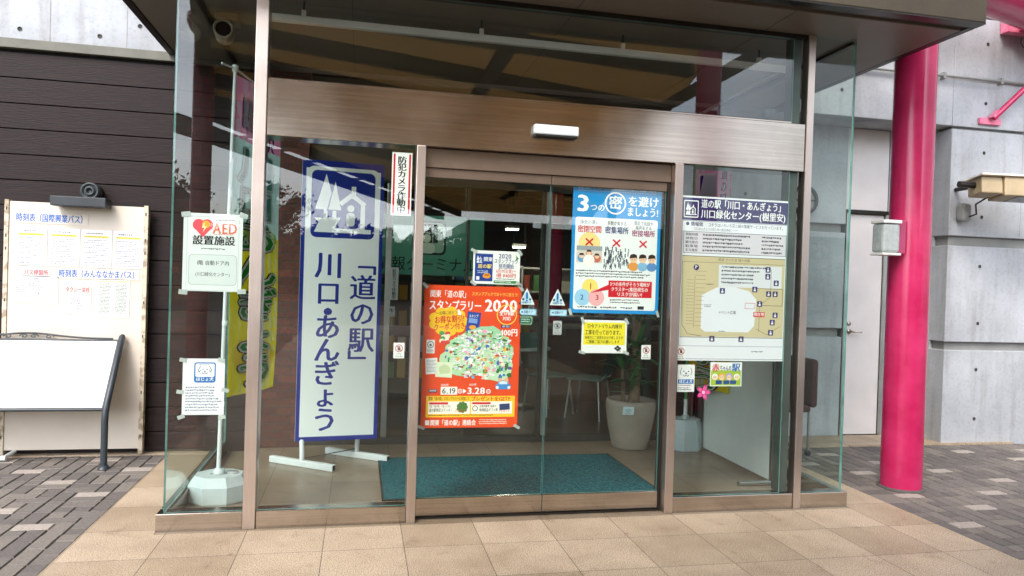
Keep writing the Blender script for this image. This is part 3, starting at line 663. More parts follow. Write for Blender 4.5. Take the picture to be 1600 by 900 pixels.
p.rect(.022, .345, .052, .085, 'e3e4e0'); p.up(); p.ring(.048, .375, .021, .004, '333333'); p.circ(.048, .378, .008, '555555', 10); p.greek(.027, .403, .04, .022, 3, '222222', 4)
p.rrect(.47, .622, .10, .034, .012, '3c8ed0'); p.rrect(.485, .598, .07, .03, .01, '56a3dd'); p.up(); p.rect(.495, .604, .05, .018, 'd9eefa'); p.circ(.482, .644, .010, 'f4f4f0', 12); p.circ(.558, .644, .010, 'f4f4f0', 12); p.circ(.50, .596, .014, 'e8b090', 12); p.circ(.54, .596, .014, 'e8b090', 12)
p.rect(.045, .655, .052, .022, '28265e'); p.up(); p.text('実施期間', .048, .658, .014, WHT, 0, w=.045)
p.rect(.120, .640, .105, .050, 'f0efe6'); p.up(); p.text('6.19', .127, .640, .050, '1a1a1a', .01, w=.09); p.ring(.243, .668, .015, .004, WHT); p.text('金', .234, .658, .018, WHT)
p.poly([(.262, .652), (.262, .684), (.284, .668)], WHT); p.text('3.28', .288, .636, .058, WHT, .03, w=.118); p.ring(.425, .670, .015, .004, WHT); p.text('日', .416, .660, .018, WHT); p.text('2020年', .12, .620, .016, WHT, .02); p.text('2021年', .30, .618, .016, WHT, .02)
p.rect(.030, .698, .57, .135, 'f7c42a'); p.up(); p.text('関東「道の駅」スタンプラリーに参加して', .045, .702, .026, '3a2410', .01, w=.26); p.text('プレゼントをGET!!', .315, .700, .033, RED, .03, w=.255)
for x in (.045, .318):
    p.rect(x, .734, .265, .078, 'fbf6e6'); p.up(); p.rect(x + .005, .738, .12, .014, RED); p.up(); p.layer -= 2
p.up(2); p.text('完走「道の駅」で巡った方に', .05, .755, .018, BLK, .01, w=.14); p.text('道の駅限定ステッカー', .05, .776, .024, BLK, .015, w=.15); p.cloud(.26, .770, .036, .036, '4f7d3a'); p.up(); p.text('プレゼント', .21, .782, .022, RED, .02, w=.085)
p.text('全駅制覇者 抽選で', .37, .755, .018, BLK, .01, w=.11); p.text('地場産品ギフト券', .37, .776, .024, BLK, .015, w=.12); p.rect(.50, .748, .068, .04, '2d3f6c', -4); p.ring(.342, .778, .018, .004, BLK); p.text('プレゼント', .495, .786, .02, RED, .02, w=.075); p.greek(.05, .815, .45, .012, 1, '5a3a10', 5)
p.rect(.028, .852, .026, .03, WHT); p.text('関東「道の駅」連絡会', .06, .848, .040, WHT, .025, w=.29); p.greek(.37, .846, .21, .036, 3, 'ffe0d0', 7)
tag(p.build('rally_poster', (.397, YD, 1.462), sub=(1, 1)), 'large orange stamp rally poster with a pale green map, behind the left sliding door', 'poster')

# small white notice above it
p = Print(.304, .212, 'f0f1ea')
p.rect(.012, .02, .115, .175, '1f3f8e'); p.up(); roadside_mark(p, .02, .03, .04, .05, WHT, '1f3f8e'); p.text('関東', .066, .04, .03, WHT, .02); p.text('道の駅', .03, .085, .03, 'ffe26a', .02); p.blob(.09, .160, .026, .018, 'e59a35', 14, .1, 2); p.blob(.09, .155, .016, .008, 'c06a1c', 12, .1, 3); p.rect(.022, .165, .02, .022, 'e8ecf4'); p.greek(.03, .125, .08, .022, 2, 'c9d4ee', 3)
p.text('2020', .205, .010, .042, '22307c', .025, w=.085, al='c'); p.text('スタンプブック', .214, .048, .034, '22307c', .025, w=.155, al='c'); p.text('発売開始', .214, .080, .034, '22307c', .025, w=.10, al='c')
p.text('6月19日(金)〜', .214, .112, .030, RED, .02, w=.13, al='c'); p.text('1冊 ¥400円', .214, .140, .032, RED, .03, w=.13, al='c'); p.greek(.15, .172, .13, .012, 1, '333333', 6); p.rrect(.135, .188, .15, .018, .004, '3d8a4a'); p.up(); p.greek(.145, .191, .13, .011, 1, WHT, 8)
p.poly([(.272, .02), (.296, .045), (.270, .06), (.28, .04)], '2c7a3a')
tag(p.build('stamp_book_notice', (.699, YD + .002, 1.690)), 'small white notice with a blue booklet picture above the orange poster', 'notice')

# blue poster about avoiding crowds
p = Print(.616, .860, BLU)
p.text('新型コロナウイルス感染症拡大防止にご協力をお願いします', .03, .022, .026, WHT, .008, w=.55)
for i in range(46): p.circ(.04 + i * .0118, .058, .0022, WHT, 6)
p.text('3', .028, .066, .150, WHT, .045, w=.085); p.text('つの', .118, .140, .052, WHT, .02)
p.ring(.292, .132, .074, .010, WHT, 36); p.text('密', .292, .082, .095, WHT, .03, al='c'); p.text('を避け', .378, .078, .074, WHT, .028); p.text('ましょう!', .372, .150, .066, WHT, .028, w=.225)
p.rrect(.022, .232, .572, .605, .015, 'eef2ef'); p.up()
for i, (t1, t2, c, x) in enumerate((('換気の悪い', '密閉空間', RED, .12), ('多数が集まる', '密集場所', NAVY, .308), ('間近で会話や', '密接場所', '9b2166', .495))):
    p.text(t1, x, .250 if i < 2 else .242, .030, '333b45', .015, w=.135, al='c')
    if i == 2: p.text('発声をする', x, .272, .028, '333b45', .015, w=.115, al='c')
    p.text(t2, x, .286 if i < 2 else .302, .050 if i < 2 else .046, c, .03, w=.165, al='c')
p.circ(.12, .405, .075, 'f3dc8f', 24); p.rect(.035, .420, .175, .110, 'd9d0c2'); p.up(); p.rect(.035, .420, .175, .030, '9aa2a5')
for x, y, r, c in ((.07, .50, .028, '6a9fc8'), (.12, .47, .022, 'd98a5a'), (.175, .50, .028, 'c76b52'), (.12, .515, .04, 'f6f2ea')): p.circ(x, y, r, c, 14)
p.up()
for x, y in ((.07, .485), (.12, .462), (.175, .485)): p.circ(x, y, .017, 'f0c8a4', 14); p.poly([(x - .018, y - .003), (x + .018, y - .003), (x + .012, y - .017), (x - .012, y - .017)], '3f2c22')
for i in range(95):
    x, y = q.uniform(.222, .392), q.uniform(.425, .555); p.rect(x, y, .006, .017, q.choice(('2c4a5c', '55707c', '1f2d38', '7c8d92')), q.uniform(-14, 14)); p.circ(x + .003, y - .004, .004, '2b2b30', 8)
for x, c in ((.43, 'e39a4a'), (.495, '86b9d8'), (.56, '5e8fc4')):
    p.circ(x, .545, .036, c, 16, .03); p.up(); p.circ(x, .495, .026, 'f1c9a6', 16); p.up(); p.poly([(x - .029, .492), (x - .015, .490), (x + .02, .486), (x + .029, .496), (x + .022, .467), (x, .46), (x - .022, .467)][::-1], '3a261c'); p.circ(x - .009, .499, .003, BLK, 6); p.circ(x + .009, .499, .003, BLK, 6); p.layer -= 2
p.up(2)
for x in (.12, .308, .495): p.line(x - .025, .372, x + .025, .416, .011, RED); p.line(x - .025, .416, x + .025, .372, .011, RED)
p.greek(.035, .575, .53, .052, 3, '333333', 12)
p.circ(.135, .690, .055, 'f6df73', 22); p.circ(.085, .758, .055, '9fd0ea', 22); p.circ(.180, .758, .055, 'f4b3b3', 22); p.up(); p.text('1', .135, .655, .055, 'c05a18', .02, al='c'); p.text('2', .082, .732, .048, '2b5f9c', .02, al='c'); p.text('3', .186, .732, .048, 'a8233a', .02, al='c')
p.poly([(.137, .728), (.262, .705), (.262, .67)], RED); p.rect(.262, .642, .305, .110, RED); p.up(); p.text('3つの条件がそろう場所が', .272, .650, .030, WHT, .02, w=.28); p.text('クラスター(集団)発生の', .28, .684, .030, WHT, .02, w=.26); p.text('リスクが高い!', .32, .717, .030, WHT, .025, w=.18)
p.greek(.275, .762, .26, .034, 2, '444444', 14); p.greek(.05, .812, .12, .02, 1, '222222', 15); p.greek(.21, .812, .12, .02, 1, '222222', 17); p.greek(.35, .813, .10, .018, 1, '333366', 18); p.rect(.47, .808, .045, .022, '2c2c34')
tag(p.build('crowd_poster', (1.343, YD, 2.168)), 'tall blue poster with white panel and big white 3 on right sliding door', 'poster')

# yellow notice
p = Print(.313, .218, 'eceeea'); p.rect(.012, .016, .289, .148, YEL); p.up()
p.text('只今アトリウム内陳列', .157, .026, .032, BLK, .02, w=.24, al='c'); p.text('工事を行っております。', .022, .064, .036, BLK, .025, w=.262); p.text('皆様方にご迷惑をおかけ致しますが', .022, .104, .024, BLK, .012, w=.265); p.text('ご理解ご協力お願いします', .030, .131, .025, BLK, .012, w=.235)
for a in range(4): p.circ(.252 + .014 * math.cos(a * 1.57), .186 + .011 * math.sin(a * 1.57), .010, '333a36', 12, .009)
p.line(.252, .186, .272, .208, .005, '333a36')
tag(p.build('works_notice', (1.431, YD, 1.263)), 'white sheet with a yellow block of black print below the blue poster', 'notice')

# site map
p = Print(.800, 1.100, 'e8ebee'); p.rect(.010, .012, .78, .150, '2a2560'); p.up(); p.rrect(.022, .030, .105, .115, .008, WHT); p.up(); p.rrect(.028, .037, .093, .101, .006, '2a2560'); p.up(); roadside_mark(p, .032, .042, .085, .088, WHT, '2a2560')
p.text('道の駅「川口・あんぎょう」', .145, .018, .062, WHT, .022, w=.62); p.text('川口緑化センター(樹里安)', .145, .086, .062, WHT, .022, w=.63)
p.circ(.052, .186, .012, '2a2560', 14); p.text('情報館', .075, .172, .030, '2a2560', .02); p.text('コチラはいろいろ花と緑の情報サービスを行っています。', .20, .174, .028, '30343c', .008, w=.57)
p.text('川口あんぎょうの花と緑の園芸情報コーナー', .10, .208, .022, '555c66', 0, w=.33); p.frame(.025, .236, .76, .145, .003, '555560'); p.rect(.028, .239, .754, .139, 'dcd9de'); p.up()
for i, t in enumerate(('開館時間', '休館日', '観光案内', '駐車場', '主な施設')):
    y = .246 + i * .026; p.text(t, .04, y, .021, '22222a', .012, w=.09); p.greek(.165, y + .002, .38, .018, 1, '33343c', 30 + i, .75); p.greek(.60, y + .002, .16, .018, 1, '33343c', 50 + i, .75)
MAPC = 'cfc39a'
p.rect(.022, .398, .76, .54, MAPC); p.up(); p.rect(.022, .398, .76, .004, '55503f'); p.rect(.022, .438, .76, .003, '8a8266'); p.text('県道 さいたま 鳩ヶ谷線', .40, .408, .022, '6a6450', 0, al='c')
p.rect(.29, .452, .47, .15, 'dfe2e4'); p.up()
for i in range(5): p.greek(.31, .458 + i * .026, .36 - .03 * i, .018, 1, '3c4048', 70 + i, .7)
p.poly([(.17, .66), (.17, .88), (.20, .905), (.52, .905), (.565, .86), (.575, .68), (.52, .625), (.41, .600), (.28, .605)], 'e6eaee'); p.up()
for i in range(15): p.line(.06, .56 + i * .021, .115, .56 + i * .021, .002, '7c7458'); 
for i in range(14): p.line(.125, .50 + i * .028, .20 - .002 * i, .50 + i * .028, .002, '7c7458')
p.line(.118, .53, .118, .88, .0025, '7c7458'); p.pline([(.022, .44), (.035, .86), (.075, .92), (.18, .935)], .003, '5a5340'); p.pline([(.60, .90), (.60, .72), (.68, .66), (.68, .47)], .003, '7c7458'); p.pline([(.58, .88), (.66, .92), (.76, .86)], .003, '7c7458'); p.pline([(.56, .605), (.77, .605), (.77, .72), (.62, .72)], .003, '55503f')
p.circ(.125, .475, .020, '332e6b', 18); p.up(); p.text('P', .125, .458, .030, WHT, .03, al='c'); p.layer -= 1
for x, y in ((.655, .475), (.655, .522), (.72, .565), (.665, .64), (.715, .64), (.72, .785), (.70, .835), (.69, .905), (.32, .628), (.56, .612), (.60, .71), (.255, .952), (.47, .952)):
    p.rrect(x - .019, y - .019, .038, .038, .004, '39346f'); p.up(); p.circ(x, y - .008, .005, WHT, 8); p.rect(x - .008, y - .001, .016, .013, WHT); p.layer -= 1
p.rect(.555, .765, .085, .034, RED); p.up(); p.text('現在地', .5975, .768, .026, WHT, .02, al='c'); p.frame(.49, .705, .075, .04, .003, 'd8606a'); p.text('イベント広場', .36, .76, .026, '3b3b4a', .01, w=.13, al='c')
p.greek(.30, .895, .06, .012, 1, '444444', 91); p.greek(.20, .58, .06, .012, 1, '444444', 92); p.greek(.19, .72, .05, .02, 2, '444444', 93)
p.rect(.022, .940, .76, .004, '55503f'); p.rect(.022, 1.00, .76, .003, '8d93a0'); p.greek(.55, 1.03, .09, .014, 1, '333333', 94); p.frame(.012, .165, .778, .925, .003, '6c7284')
tag(p.build('site_map', (2.072, YP, 2.108), sub=(1, 1)), 'large site map with a navy heading and tan plan, right of the doors', 'poster')

# camera warning strips
p = Print(.122, .385, 'efefe9'); p.rect(.008, .010, .012, .365, 'c81e30'); p.rect(.102, .010, .012, .365, 'c81e30'); p.vtext('防犯カメラ作動中', .061, .022, .048, BLK, .035, step=.0432, sx=1.15)
tag(p.build('camera_warning_sign', (.171, YP, 2.266)), 'white camera warning strip with red edges, high beside the steel post', 'sign')
p = Print(.075, .29, 'b9beba'); p.vtext('防犯カメラ作動中', .0375, .012, .038, '20262a', .02, step=.034, sx=.95)
tag(p.build('camera_warning_sign', (.262, 6.55, 1.590)), 'plain grey camera warning strip on the inner glass beside the post', 'sign')

# AED sheet
p = Print(.325, .452, 'dde3de', .5); p.frame(.020, .018, .285, .43, .0025, 'b2bbb6')
p.circ(.083, .068, .034, 'e0525a', 20); p.circ(.128, .068, .034, 'e0525a', 20); p.poly([(.0505, .078), (.1055, .140), (.1605, .078), (.1055, .058)], 'e0525a'); p.up(); p.circ(.122, .064, .022, 'f0a83a', 14); p.poly([(.112, .05), (.098, .085), (.113, .083), (.104, .112), (.128, .074), (.115, .076)], 'f8e7a0')
p.greek(.175, .030, .12, .014, 1, '333333', 101); p.text('AED', .160, .040, .088, 'e2694f', .03, w=.135); p.greek(.165, .115, .13, .010, 1, 'c07a68', 102); p.text('設置施設', .050, .128, .058, '1d1d1d', .035, w=.235); p.greek(.10, .198, .13, .014, 1, '33383a', 103)
p.rrect(.032, .238, .265, .178, .022, '9aa5a0'); p.up(); p.rrect(.0345, .2405, .260, .173, .021, 'd3dbd6'); p.up(); p.text('1階 自動ドア内', .165, .272, .030, '2f3436', .01, w=.18, al='c'); p.text('(川口緑化センター)', .165, .340, .026, '2f3436', .005, w=.19, al='c')
aed = p.build('aed_notice', (-1.005, YP, 1.838)); tag(aed, 'white taped sheet with a red heart above the assistance dog notice', 'notice')
TAPE = surf('milky_tape', 'a9b2ac', 'bcc3bd', rough=.3)
for x, z in ((-1.02, 1.375), (-.70, 1.385), (-1.015, 1.825), (-.70, 1.83)):
    a = q.uniform(-.35, .35); mb = MB(); mb.box(-.024, .024, -.0007, .0007, -.014, .014, TAPE, M=Matrix.Translation((x + .022, YP - .0028, z + .004)) @ Matrix.Rotation(a, 4, 'Y')); mb.build('tape', aed)

def dog(p, x, y, s):
    """line drawing of an assistance dog's face in a blue square"""
    p.rrect(x, y, s, s, s * .12, '1f6fb8'); p.up(); p.rrect(x + s * .06, y + s * .06, s * .88, s * .66, s * .08, 'f2f4f2'); p.up()
    p.pline([(x + s * .30, y + s * .18), (x + s * .20, y + s * .36), (x + s * .22, y + s * .5), (x + s * .32, y + s * .36)], s * .03, '30506e'); p.pline([(x + s * .70, y + s * .18), (x + s * .80, y + s * .36), (x + s * .78, y + s * .5), (x + s * .68, y + s * .36)], s * .03, '30506e')
    p.circ(x + s * .41, y + s * .34, s * .03, '30506e', 10); p.circ(x + s * .59, y + s * .34, s * .03, '30506e', 10); p.circ(x + s * .5, y + s * .44, s * .045, '30506e', 12, s * .03); p.pline([(x + s * .36, y + s * .5), (x + s * .43, y + s * .57), (x + s * .5, y + s * .5), (x + s * .57, y + s * .57), (x + s * .64, y + s * .5)], s * .028, '30506e')
    p.greek(x + s * .2, y + s * .09, s * .6, s * .07, 1, '30506e', 120); p.text('ほじょ犬', x + s / 2, y + s * .735, s * .20, WHT, .03, w=s * .82, al='c')
p = Print(.230, .328, 'e6e6e8'); dog(p, .062, .022, .118); p.greek(.018, .16, .195, .15, 9, '6e6f90', 121, .45)
hj = p.build('assistance_dog_notice', (-.988, YP, .994)); tag(hj, 'taped white sheet with a blue square dog drawing, left of the steel post', 'notice')
for x, z in ((-1.008, .985), (-.80, .985), (-1.02, .80), (-.775, .81), (-1.012, .655), (-.79, .65)):
    a = q.uniform(-.4, .4); mb = MB(); mb.box(-.02, .02, -.0007, .0007, -.011, .011, TAPE, M=Matrix.Translation((x + .022, YP - .0028, z)) @ Matrix.Rotation(a, 4, 'Y')); mb.build('tape', hj)
p = Print(.124, .182, 'eceeec'); p.pline([(.03, .02), (.02, .05), (.028, .07)], .004, '444444'); p.pline([(.094, .02), (.104, .05), (.096, .07)], .004, '444444'); p.circ(.045, .045, .005, '444444', 8); p.circ(.079, .045, .005, '444444', 8); p.circ(.062, .058, .008, '444444', 10, .005); p.pline([(.04, .068), (.052, .078), (.062, .068), (.072, .078), (.084, .068)], .004, '444444')
p.rect(.006, .098, .112, .03, '1f6fb8'); p.up(); p.text('ほじょ犬', .062, .099, .026, WHT, .03, w=.095, al='c'); p.greek(.01, .133, .10, .012, 1, 'a03030', 130); p.greek(.01, .150, .10, .024, 2, '333333', 131)
tag(p.build('assistance_dog_sticker', (2.087, YP, .980)), 'small white dog face sticker with a blue band under the site map', 'sticker')

p = Print(.232, .162, 'f1f2ec'); p.rect(.006, .055, .220, .101, 'a8c63a'); p.up(); p.text('赤', .012, .010, .056, RED, .035); p.text('ちゃんの', .070, .020, .040, NAVY, .03, w=.085); p.text('駅', .158, .006, .058, '2a6fb4', .035, w=.062)
for x, c, r in ((.035, 'f2f2ea', .022), (.085, 'f3a94e', .026), (.140, 'b9a2d0', .026), (.196, 'f0ece0', .022)):
    p.circ(x, .098, r, c, 18); p.up(); p.circ(x, .103, r * .68, 'f6d6b0', 14); p.up(); p.circ(x - .007, .100, .003, BLK, 6); p.circ(x + .007, .100, .003, BLK, 6); p.layer -= 2
for x, c in ((.060, '2a4c8c'), (.115, '2a4c8c'), (.165, '36518e')): p.rrect(x - .018, .122, .046, .026, .006, c)
tag(p.build('baby_station_sticker', (2.324, YP, .998)), 'small colourful sticker of baby faces below the site map', 'sticker')

def corner_tape(par, pts):
    for x, z in pts:
        a = q.uniform(-.5, .5) + .785; mb = MB(); mb.box(-.022, .022, -.0006, .0006, -.009, .009, TAPE, M=Matrix.Translation((x, YD - .0045, z)) @ Matrix.Rotation(a, 4, 'Y')); mb.build('tape', par)
for o in [o for o in bpy.data.objects if o.name in ('rally_poster', 'crowd_poster', 'works_notice', 'stamp_book_notice')]:
    x0 = min((o.matrix_basis @ v.co).x for v in o.data.vertices); x1 = max((o.matrix_basis @ v.co).x for v in o.data.vertices); z0 = min((o.matrix_basis @ v.co).z for v in o.data.vertices); z1 = max((o.matrix_basis @ v.co).z for v in o.data.vertices)
    corner_tape(o, ((x0 + .004, z1 - .004), (x1 - .004, z1 - .004), (x0 + .004, z0 + .004), (x1 - .004, z0 + .004)))
# hands-off stickers, one built, then copies with their own labels
def hand_sticker(w, h, bg, name='hands_off_sticker'):
    p = Print(w, h, bg); cx, cy, r = w / 2, h * .36, w * .36; p.ring(cx, cy, r, w * .07, 'b8323c' if bg != 'b7bbb6' else '4a4f50'); p.up(); p.rrect(cx - r * .35, cy - r * .2, r * .7, r * .75, r * .2, '3a3a3c')
    for k in range(4): p.rrect(cx - r * .33 + k * r * .18, cy - r * .62, r * .13, r * .5, r * .06, '3a3a3c')
    p.up(); p.line(cx - r * .7, cy - r * .7, cx + r * .7, cy + r * .7, w * .07, 'b8323c' if bg != 'b7bbb6' else '4a4f50'); p.text('ドアに', w / 2, h * .66, h * .14, '1c1c1c', .02, w=w * .5, al='c'); p.text('さわらない', w / 2, h * .81, h * .14, '1c1c1c', .02, w=w * .8, al='c')
    return p
s0 = hand_sticker(.066, .095, 'eef0ec').build('hands_off_sticker', (.213, YP, 1.101)); tag(s0, 'white hands-off sticker below the red edged warning strip', 'sticker', 'hands-off stickers on the glass')
for x, y, z, lab in ((1.851, YD, 1.102, 'white hands-off sticker right of the yellow notice'), (2.073, YP - .004, 1.104, 'hands-off sticker over the lower left corner of the site map')):
    c = s0.copy(); col.objects.link(c); c.location = s0.location + Vector((x - .213, y - YP, z - 1.101)); c['label'] = lab
s1 = hand_sticker(.058, .09, 'b7bbb6').build('hands_off_sticker', (1.236, YD, 1.252)); tag(s1, 'dim grey hands-off sticker under the right blue oval label', 'sticker', 'hands-off stickers on the glass')
for x, y, z, lab in ((.255, 6.555, 1.24, 'grey hands-off sticker under the plain grey warning strip'), (-.03, 6.59, 1.26, 'grey hands-off sticker on the inner glass beside the lettered sign'), (1.55, 6.59, 1.28, 'faint grey hands-off sticker on the inner glass left of the yellow notice')):
    c = s1.copy(); col.objects.link(c); c.location = s1.location + Vector((x - 1.236, y - YD, z - 1.252)); c['label'] = lab

def warn_tri():
    p = Print(.106, .106, 'e9eeec'); p.outline = [(.053, .0), (.0, .106), (.106, .106)]; p.poly([(.053, .014), (.012, .098), (.094, .098)], 'bcd9e6'); p.up(); p.rect(.046, .028, .014, .042, '1f6fb8'); p.circ(.053, .080, .007, '1f6fb8', 10)
    p.circ(.030, .072, .008, '354a5a', 8); p.circ(.076, .072, .008, '354a5a', 8); p.text('自動ドア', .053, .086, .015, '1f4f88', .02, al='c'); return p
t0 = warn_tri().build('warning_triangle', (1.207, YD, 1.459)); tag(t0, 'small blue and white warning triangle on the right door near the seam', 'sticker', 'warning triangles on the sliding doors')
c = t0.copy(); col.objects.link(c); c.location = t0.location + Vector((-.205, -.0, 0)); c['label'] = 'small blue and white warning triangle beside the orange poster'
def auto_label():
    p = Print(.116, .040, '86c4de'); p.rrect(.005, .005, .106, .030, .013, 'bfe0ec'); p.up(); p.poly([(.012, .020), (.026, .012), (.026, .028)], '1f5f98'); p.text('自動ドア', .062, .008, .023, '1f4f88', .02, w=.062, al='c'); return p
o0 = auto_label().build('auto_door_label', (1.210, YD, 1.325)); tag(o0, 'pale blue label under the triangle on the right door', 'sticker', 'pale blue labels on the sliding doors')
c = o0.copy(); col.objects.link(c); c.location = o0.location + Vector((-.205, 0, 0)); c['label'] = 'pale blue label under the triangle beside the orange poster'
p = Print(.085, .05, '9fc9a0'); p.rrect(.004, .004, .077, .042, .012, '2c5f4c'); p.up(); p.greek(.012, .012, .06, .026, 2, 'b9d8c4', 140)
tag(p.build('green_label', (1.01, YD, 1.275)), 'tiny dark green label under the pale blue one beside the orange poster', 'sticker')

# ------------------------------------------------------------------ standing sign in the lobby
t = thing('standing_sign', (-.14, 6.0, 0), 'tall white standing sign with navy border and blue vertical lettering on steel feet', 'sign')
W, H = .645, 2.24; ang = R(7); U = Vector((math.cos(ang), math.sin(ang), 0)); O = Vector((-.468, 5.93, 2.415)); SB = '102c8c'
p = Print(W, H, 'eef5f0', .45)
p.rect(0, 0, W, .03, SB); p.rect(0, H - .035, W, .035, SB); p.rect(0, .03, .03, H - .065, SB); p.rect(W - .03, .03, .03, H - .065, SB)
p.rect(.03, .03, W - .06, .012, SB); p.up()
p.rrect(.042, .044, W - .084, H - .09, .03, 'eef5f0'); p.up(); p.rect(.03, .03, W - .06, .035, SB); p.up(); p.rrect(.042, .048, W - .084, .60, .05, 'eef5f0'); p.up(); p.rrect(.072, .078, W - .144, .535, .045, SB); p.up()
roadside_mark(p, .085, .095, W - .17, .49, 'f0f6f2', SB)
for ch, yc, sz in zip('川口・あんぎょう', (.83, 1.055, 1.205, 1.325, 1.51, 1.70, 1.88, 2.07), (.225, .20, .26, .215, .215, .215, .20, .215)):
    p.vtext(ch, .225, yc - sz / 2, sz, SB, .026)
for ch, yc in zip('「道の駅」', (.80, 1.005, 1.215, 1.43, 1.62)):
    p.vtext(ch, .495, yc - .108, .215, SB, .022)
fc = p.build('sign_face', O, U=U, parent=t, thick=.03)
fc['label'] = 'white face with navy border, mark and lettering'
N = U.cross(Vector((0, 0, 1)))
fd = Vector((.82, -.57, 0)).normalized()
for cx, cy in ((-.405, 5.845), (.015, 6.10)):
    c0 = Vector((cx, cy, .026)); mb = MB()
    Mx = Matrix.Translation(c0) @ Matrix.Rotation(math.atan2(fd.y, fd.x), 4, 'Z'); mb.box(-.305, .305, -.022, .022, -.025, .025, WHITEPL, .004, M=Mx); ft = mb.build('foot', t)
    for a in (-.3065, .3055):
        mb = MB(); mb.box(a, a + .001, -.016, .016, -.019, .019, BLACK, M=Mx); mb.build('end_cap', ft)
    top = O + U * ((Vector((cx, cy, 0)) - O).dot(U)) - N * .058; mb = MB()
    mb.tube([(cx, cy, .05), (cx, cy, .10), (top.x, top.y, .22), (top.x, top.y, 2.2)], .019, WHITEPL, 8); mb.build('leg', t)
mb = MB(); mb.tube([(-.405, 5.845, .06), (.015, 6.10, .075)], .004, DARKGREY, 6); mb.build('tie_rod', t)

# ------------------------------------------------------------------ tall flags on water tank bases
def tank_base(cx, cy, r, h, parent, m, name='tank_base'):
    mb = MB(); k = 1.18; n = 8
    def ringp(rr, z): return [(cx + rr * k * math.cos(R(22.5 + 45 * i)), cy + rr * math.sin(R(22.5 + 45 * i)), z) for i in range(n)]
    mb.grid([ringp(r * .96, 0), ringp(r, .012), ringp(r, h * .66), ringp(r * .86, h * .9), ringp(r * .80, h), ringp(r * .3, h), ringp(r * .28, h - .01), ringp(0.001, h - .01)], m, False, True)
    mb.lathe([(.035, h), (.035, h + .02), (.028, h + .035), (.02, h + .035)], m, c=(cx, cy, 0), n=20)
    mb.lathe([(.03, h), (.03, h + .012), (0, h + .012)], GREYP, c=(cx + r * .55, cy, 0), n=14)
    return mb.build(name, parent)
def banner(x, y, xe, ye, z1, z0, seed, txt, mark=True):
    W = math.hypot(xe - x, ye - y); H = z1 - z0; d = Vector((xe - x, ye - y, 0)).normalized(); nrm = Vector((d.y, -d.x, 0))
    p = Print(W, H, 'dce9e4', .6); c1, c2 = 'ffa6cc', 'f6e02a'
    p.rect(0, 0, W, .40, c1, sub=(8, 3)); p.rect(0, .40, W, .62, 'd9f3f2', sub=(8, 6)); p.rect(0, 1.02, W, H - 1.02, c2, sub=(8, 10)); p.up()
    p.blob(W * .35, .66, W * .42, .22, 'eef9f8', 18, .2, 3); p.blob(W * .6, 1.02, W * .4, .08, 'bcd46a', 16, .25, 4); p.blob(W * .5, H - .25, W * .42, .14, 'f0df5a', 14, .2, 6); p.up()
    p.rrect(W * .10, .10, W * .46, .24, .02, 'ffffff'); p.up(); p.rrect(W * .13, .118, W * .40, .204, .018, '163a94'); p.up(); roadside_mark(p, W * .15, .125, W * .36, .19, 'ffffff', '163a94')
    p.vtext('道の駅', W * .78, .06, .115, '1f3f8e', .03)
    y0 = .43; ss = ((W * 1.05, .25), (W * .95, .23), (W * .85, .235), (W * .9, .235), (W * .9, .235), (W * .72, .215), (W * .9, .24))
    for ch, (s, st) in zip(txt, ss):
        yy = y0
        p.vtext(ch, W * .5, yy, st * 1.02, '14301c' if y0 > .9 else '7d9c9c', .085 if y0 > .9 else .07, sx=W / st * .80); p.up(); p.vtext(ch, W * .5, yy, st * 1.02, 'eef2ea', .060, sx=W / st * .80); p.up(); p.vtext(ch, W * .5, yy, st * 1.02, '3fae4a' if y0 > .9 else '6fc4b8', .018, sx=W / st * .80); p.layer -= 2
        y0 += st
    def warp(u, v, n):
        a = .022 * math.sin(9 * u + 1.9 * v + seed) * min(1, u * 6) + .014 * math.sin(3.1 * v + 2 * seed) * u / W
        sag = .05 * max(u / W, 0) ** 1.3 * (1 - v / H)
        q = Vector((x, y, z1)) + d * u + nrm * (a + n); q.z = z1 - v - sag
        return q
    return p, warp
t = thing('banner_flag', (-.87, 5.02, 0), 'pink, pale blue and yellow banner flag on a white pole behind the left pane', 'flag', 'banner flags in the lobby')
tank_base(-.87, 5.03, .165, .175, t, surf('tank_plastic', 'b4c0c0', 'c6d0cf', scale=5, rough=.45))
mb = MB(); mb.tube([(-.875, 5.03, .17), (-.862, 5.02, 1.2), (-.835, 5.0, 2.83)], [.014, .013, .011], WHITEPL, 10); mb.lathe([(0, 0), (.02, 0), (.02, .04), (0, .045)], WHITEPL, c=(-.835, 5.0, 2.81), n=14)
for z in (.62, 1.15, 1.7): mb.lathe([(.018, 0), (.018, .03), (.014, .034)], WHITEPL, c=(-.875 + .04 * z / 2.83, 5.03 - .03 * z / 2.83, z), n=12)
mb.build('pole', t)
mb = MB(); mb.tube([(-.90, 4.90, 2.83), (-.835, 5.0, 2.83), (-.60, 5.50, 2.74)], .007, WHITEPL, 8); mb.build('crossbar', t)
p, wp = banner(-.832, 5.005, -.60, 5.50, 2.79, .68, 1.0, '川口あんぎょう')
p.build('cloth', (0, 0, 0), parent=t, warp=wp, sub=(10, 40), step=.0004, thick=.001)
t = thing('banner_flag', (3.0, 6.2, 0), 'banner flag on a green pole standing behind the site map', 'flag', 'banner flags in the lobby')
tank_base(2.985, 6.2, .15, .28, t, surf('tank_plastic_blue', '9fb1b4', 'b0c0c2', scale=5, rough=.45))
mb = MB(); mb.tube([(2.985, 6.2, .28), (2.985, 6.2, .46)], .018, WHITEPL, 10); mb.tube([(2.985, 6.2, .46), (3.0, 6.2, 2.72)], .013, surf('green_pole', '2f8a4c', '3a9a58', rough=.4), 10); mb.build('pole', t)
mb = MB(); mb.tube([(3.0, 6.25, 2.68), (3.07, 5.62, 2.66)], .007, WHITEPL, 8); mb.build('crossbar', t)
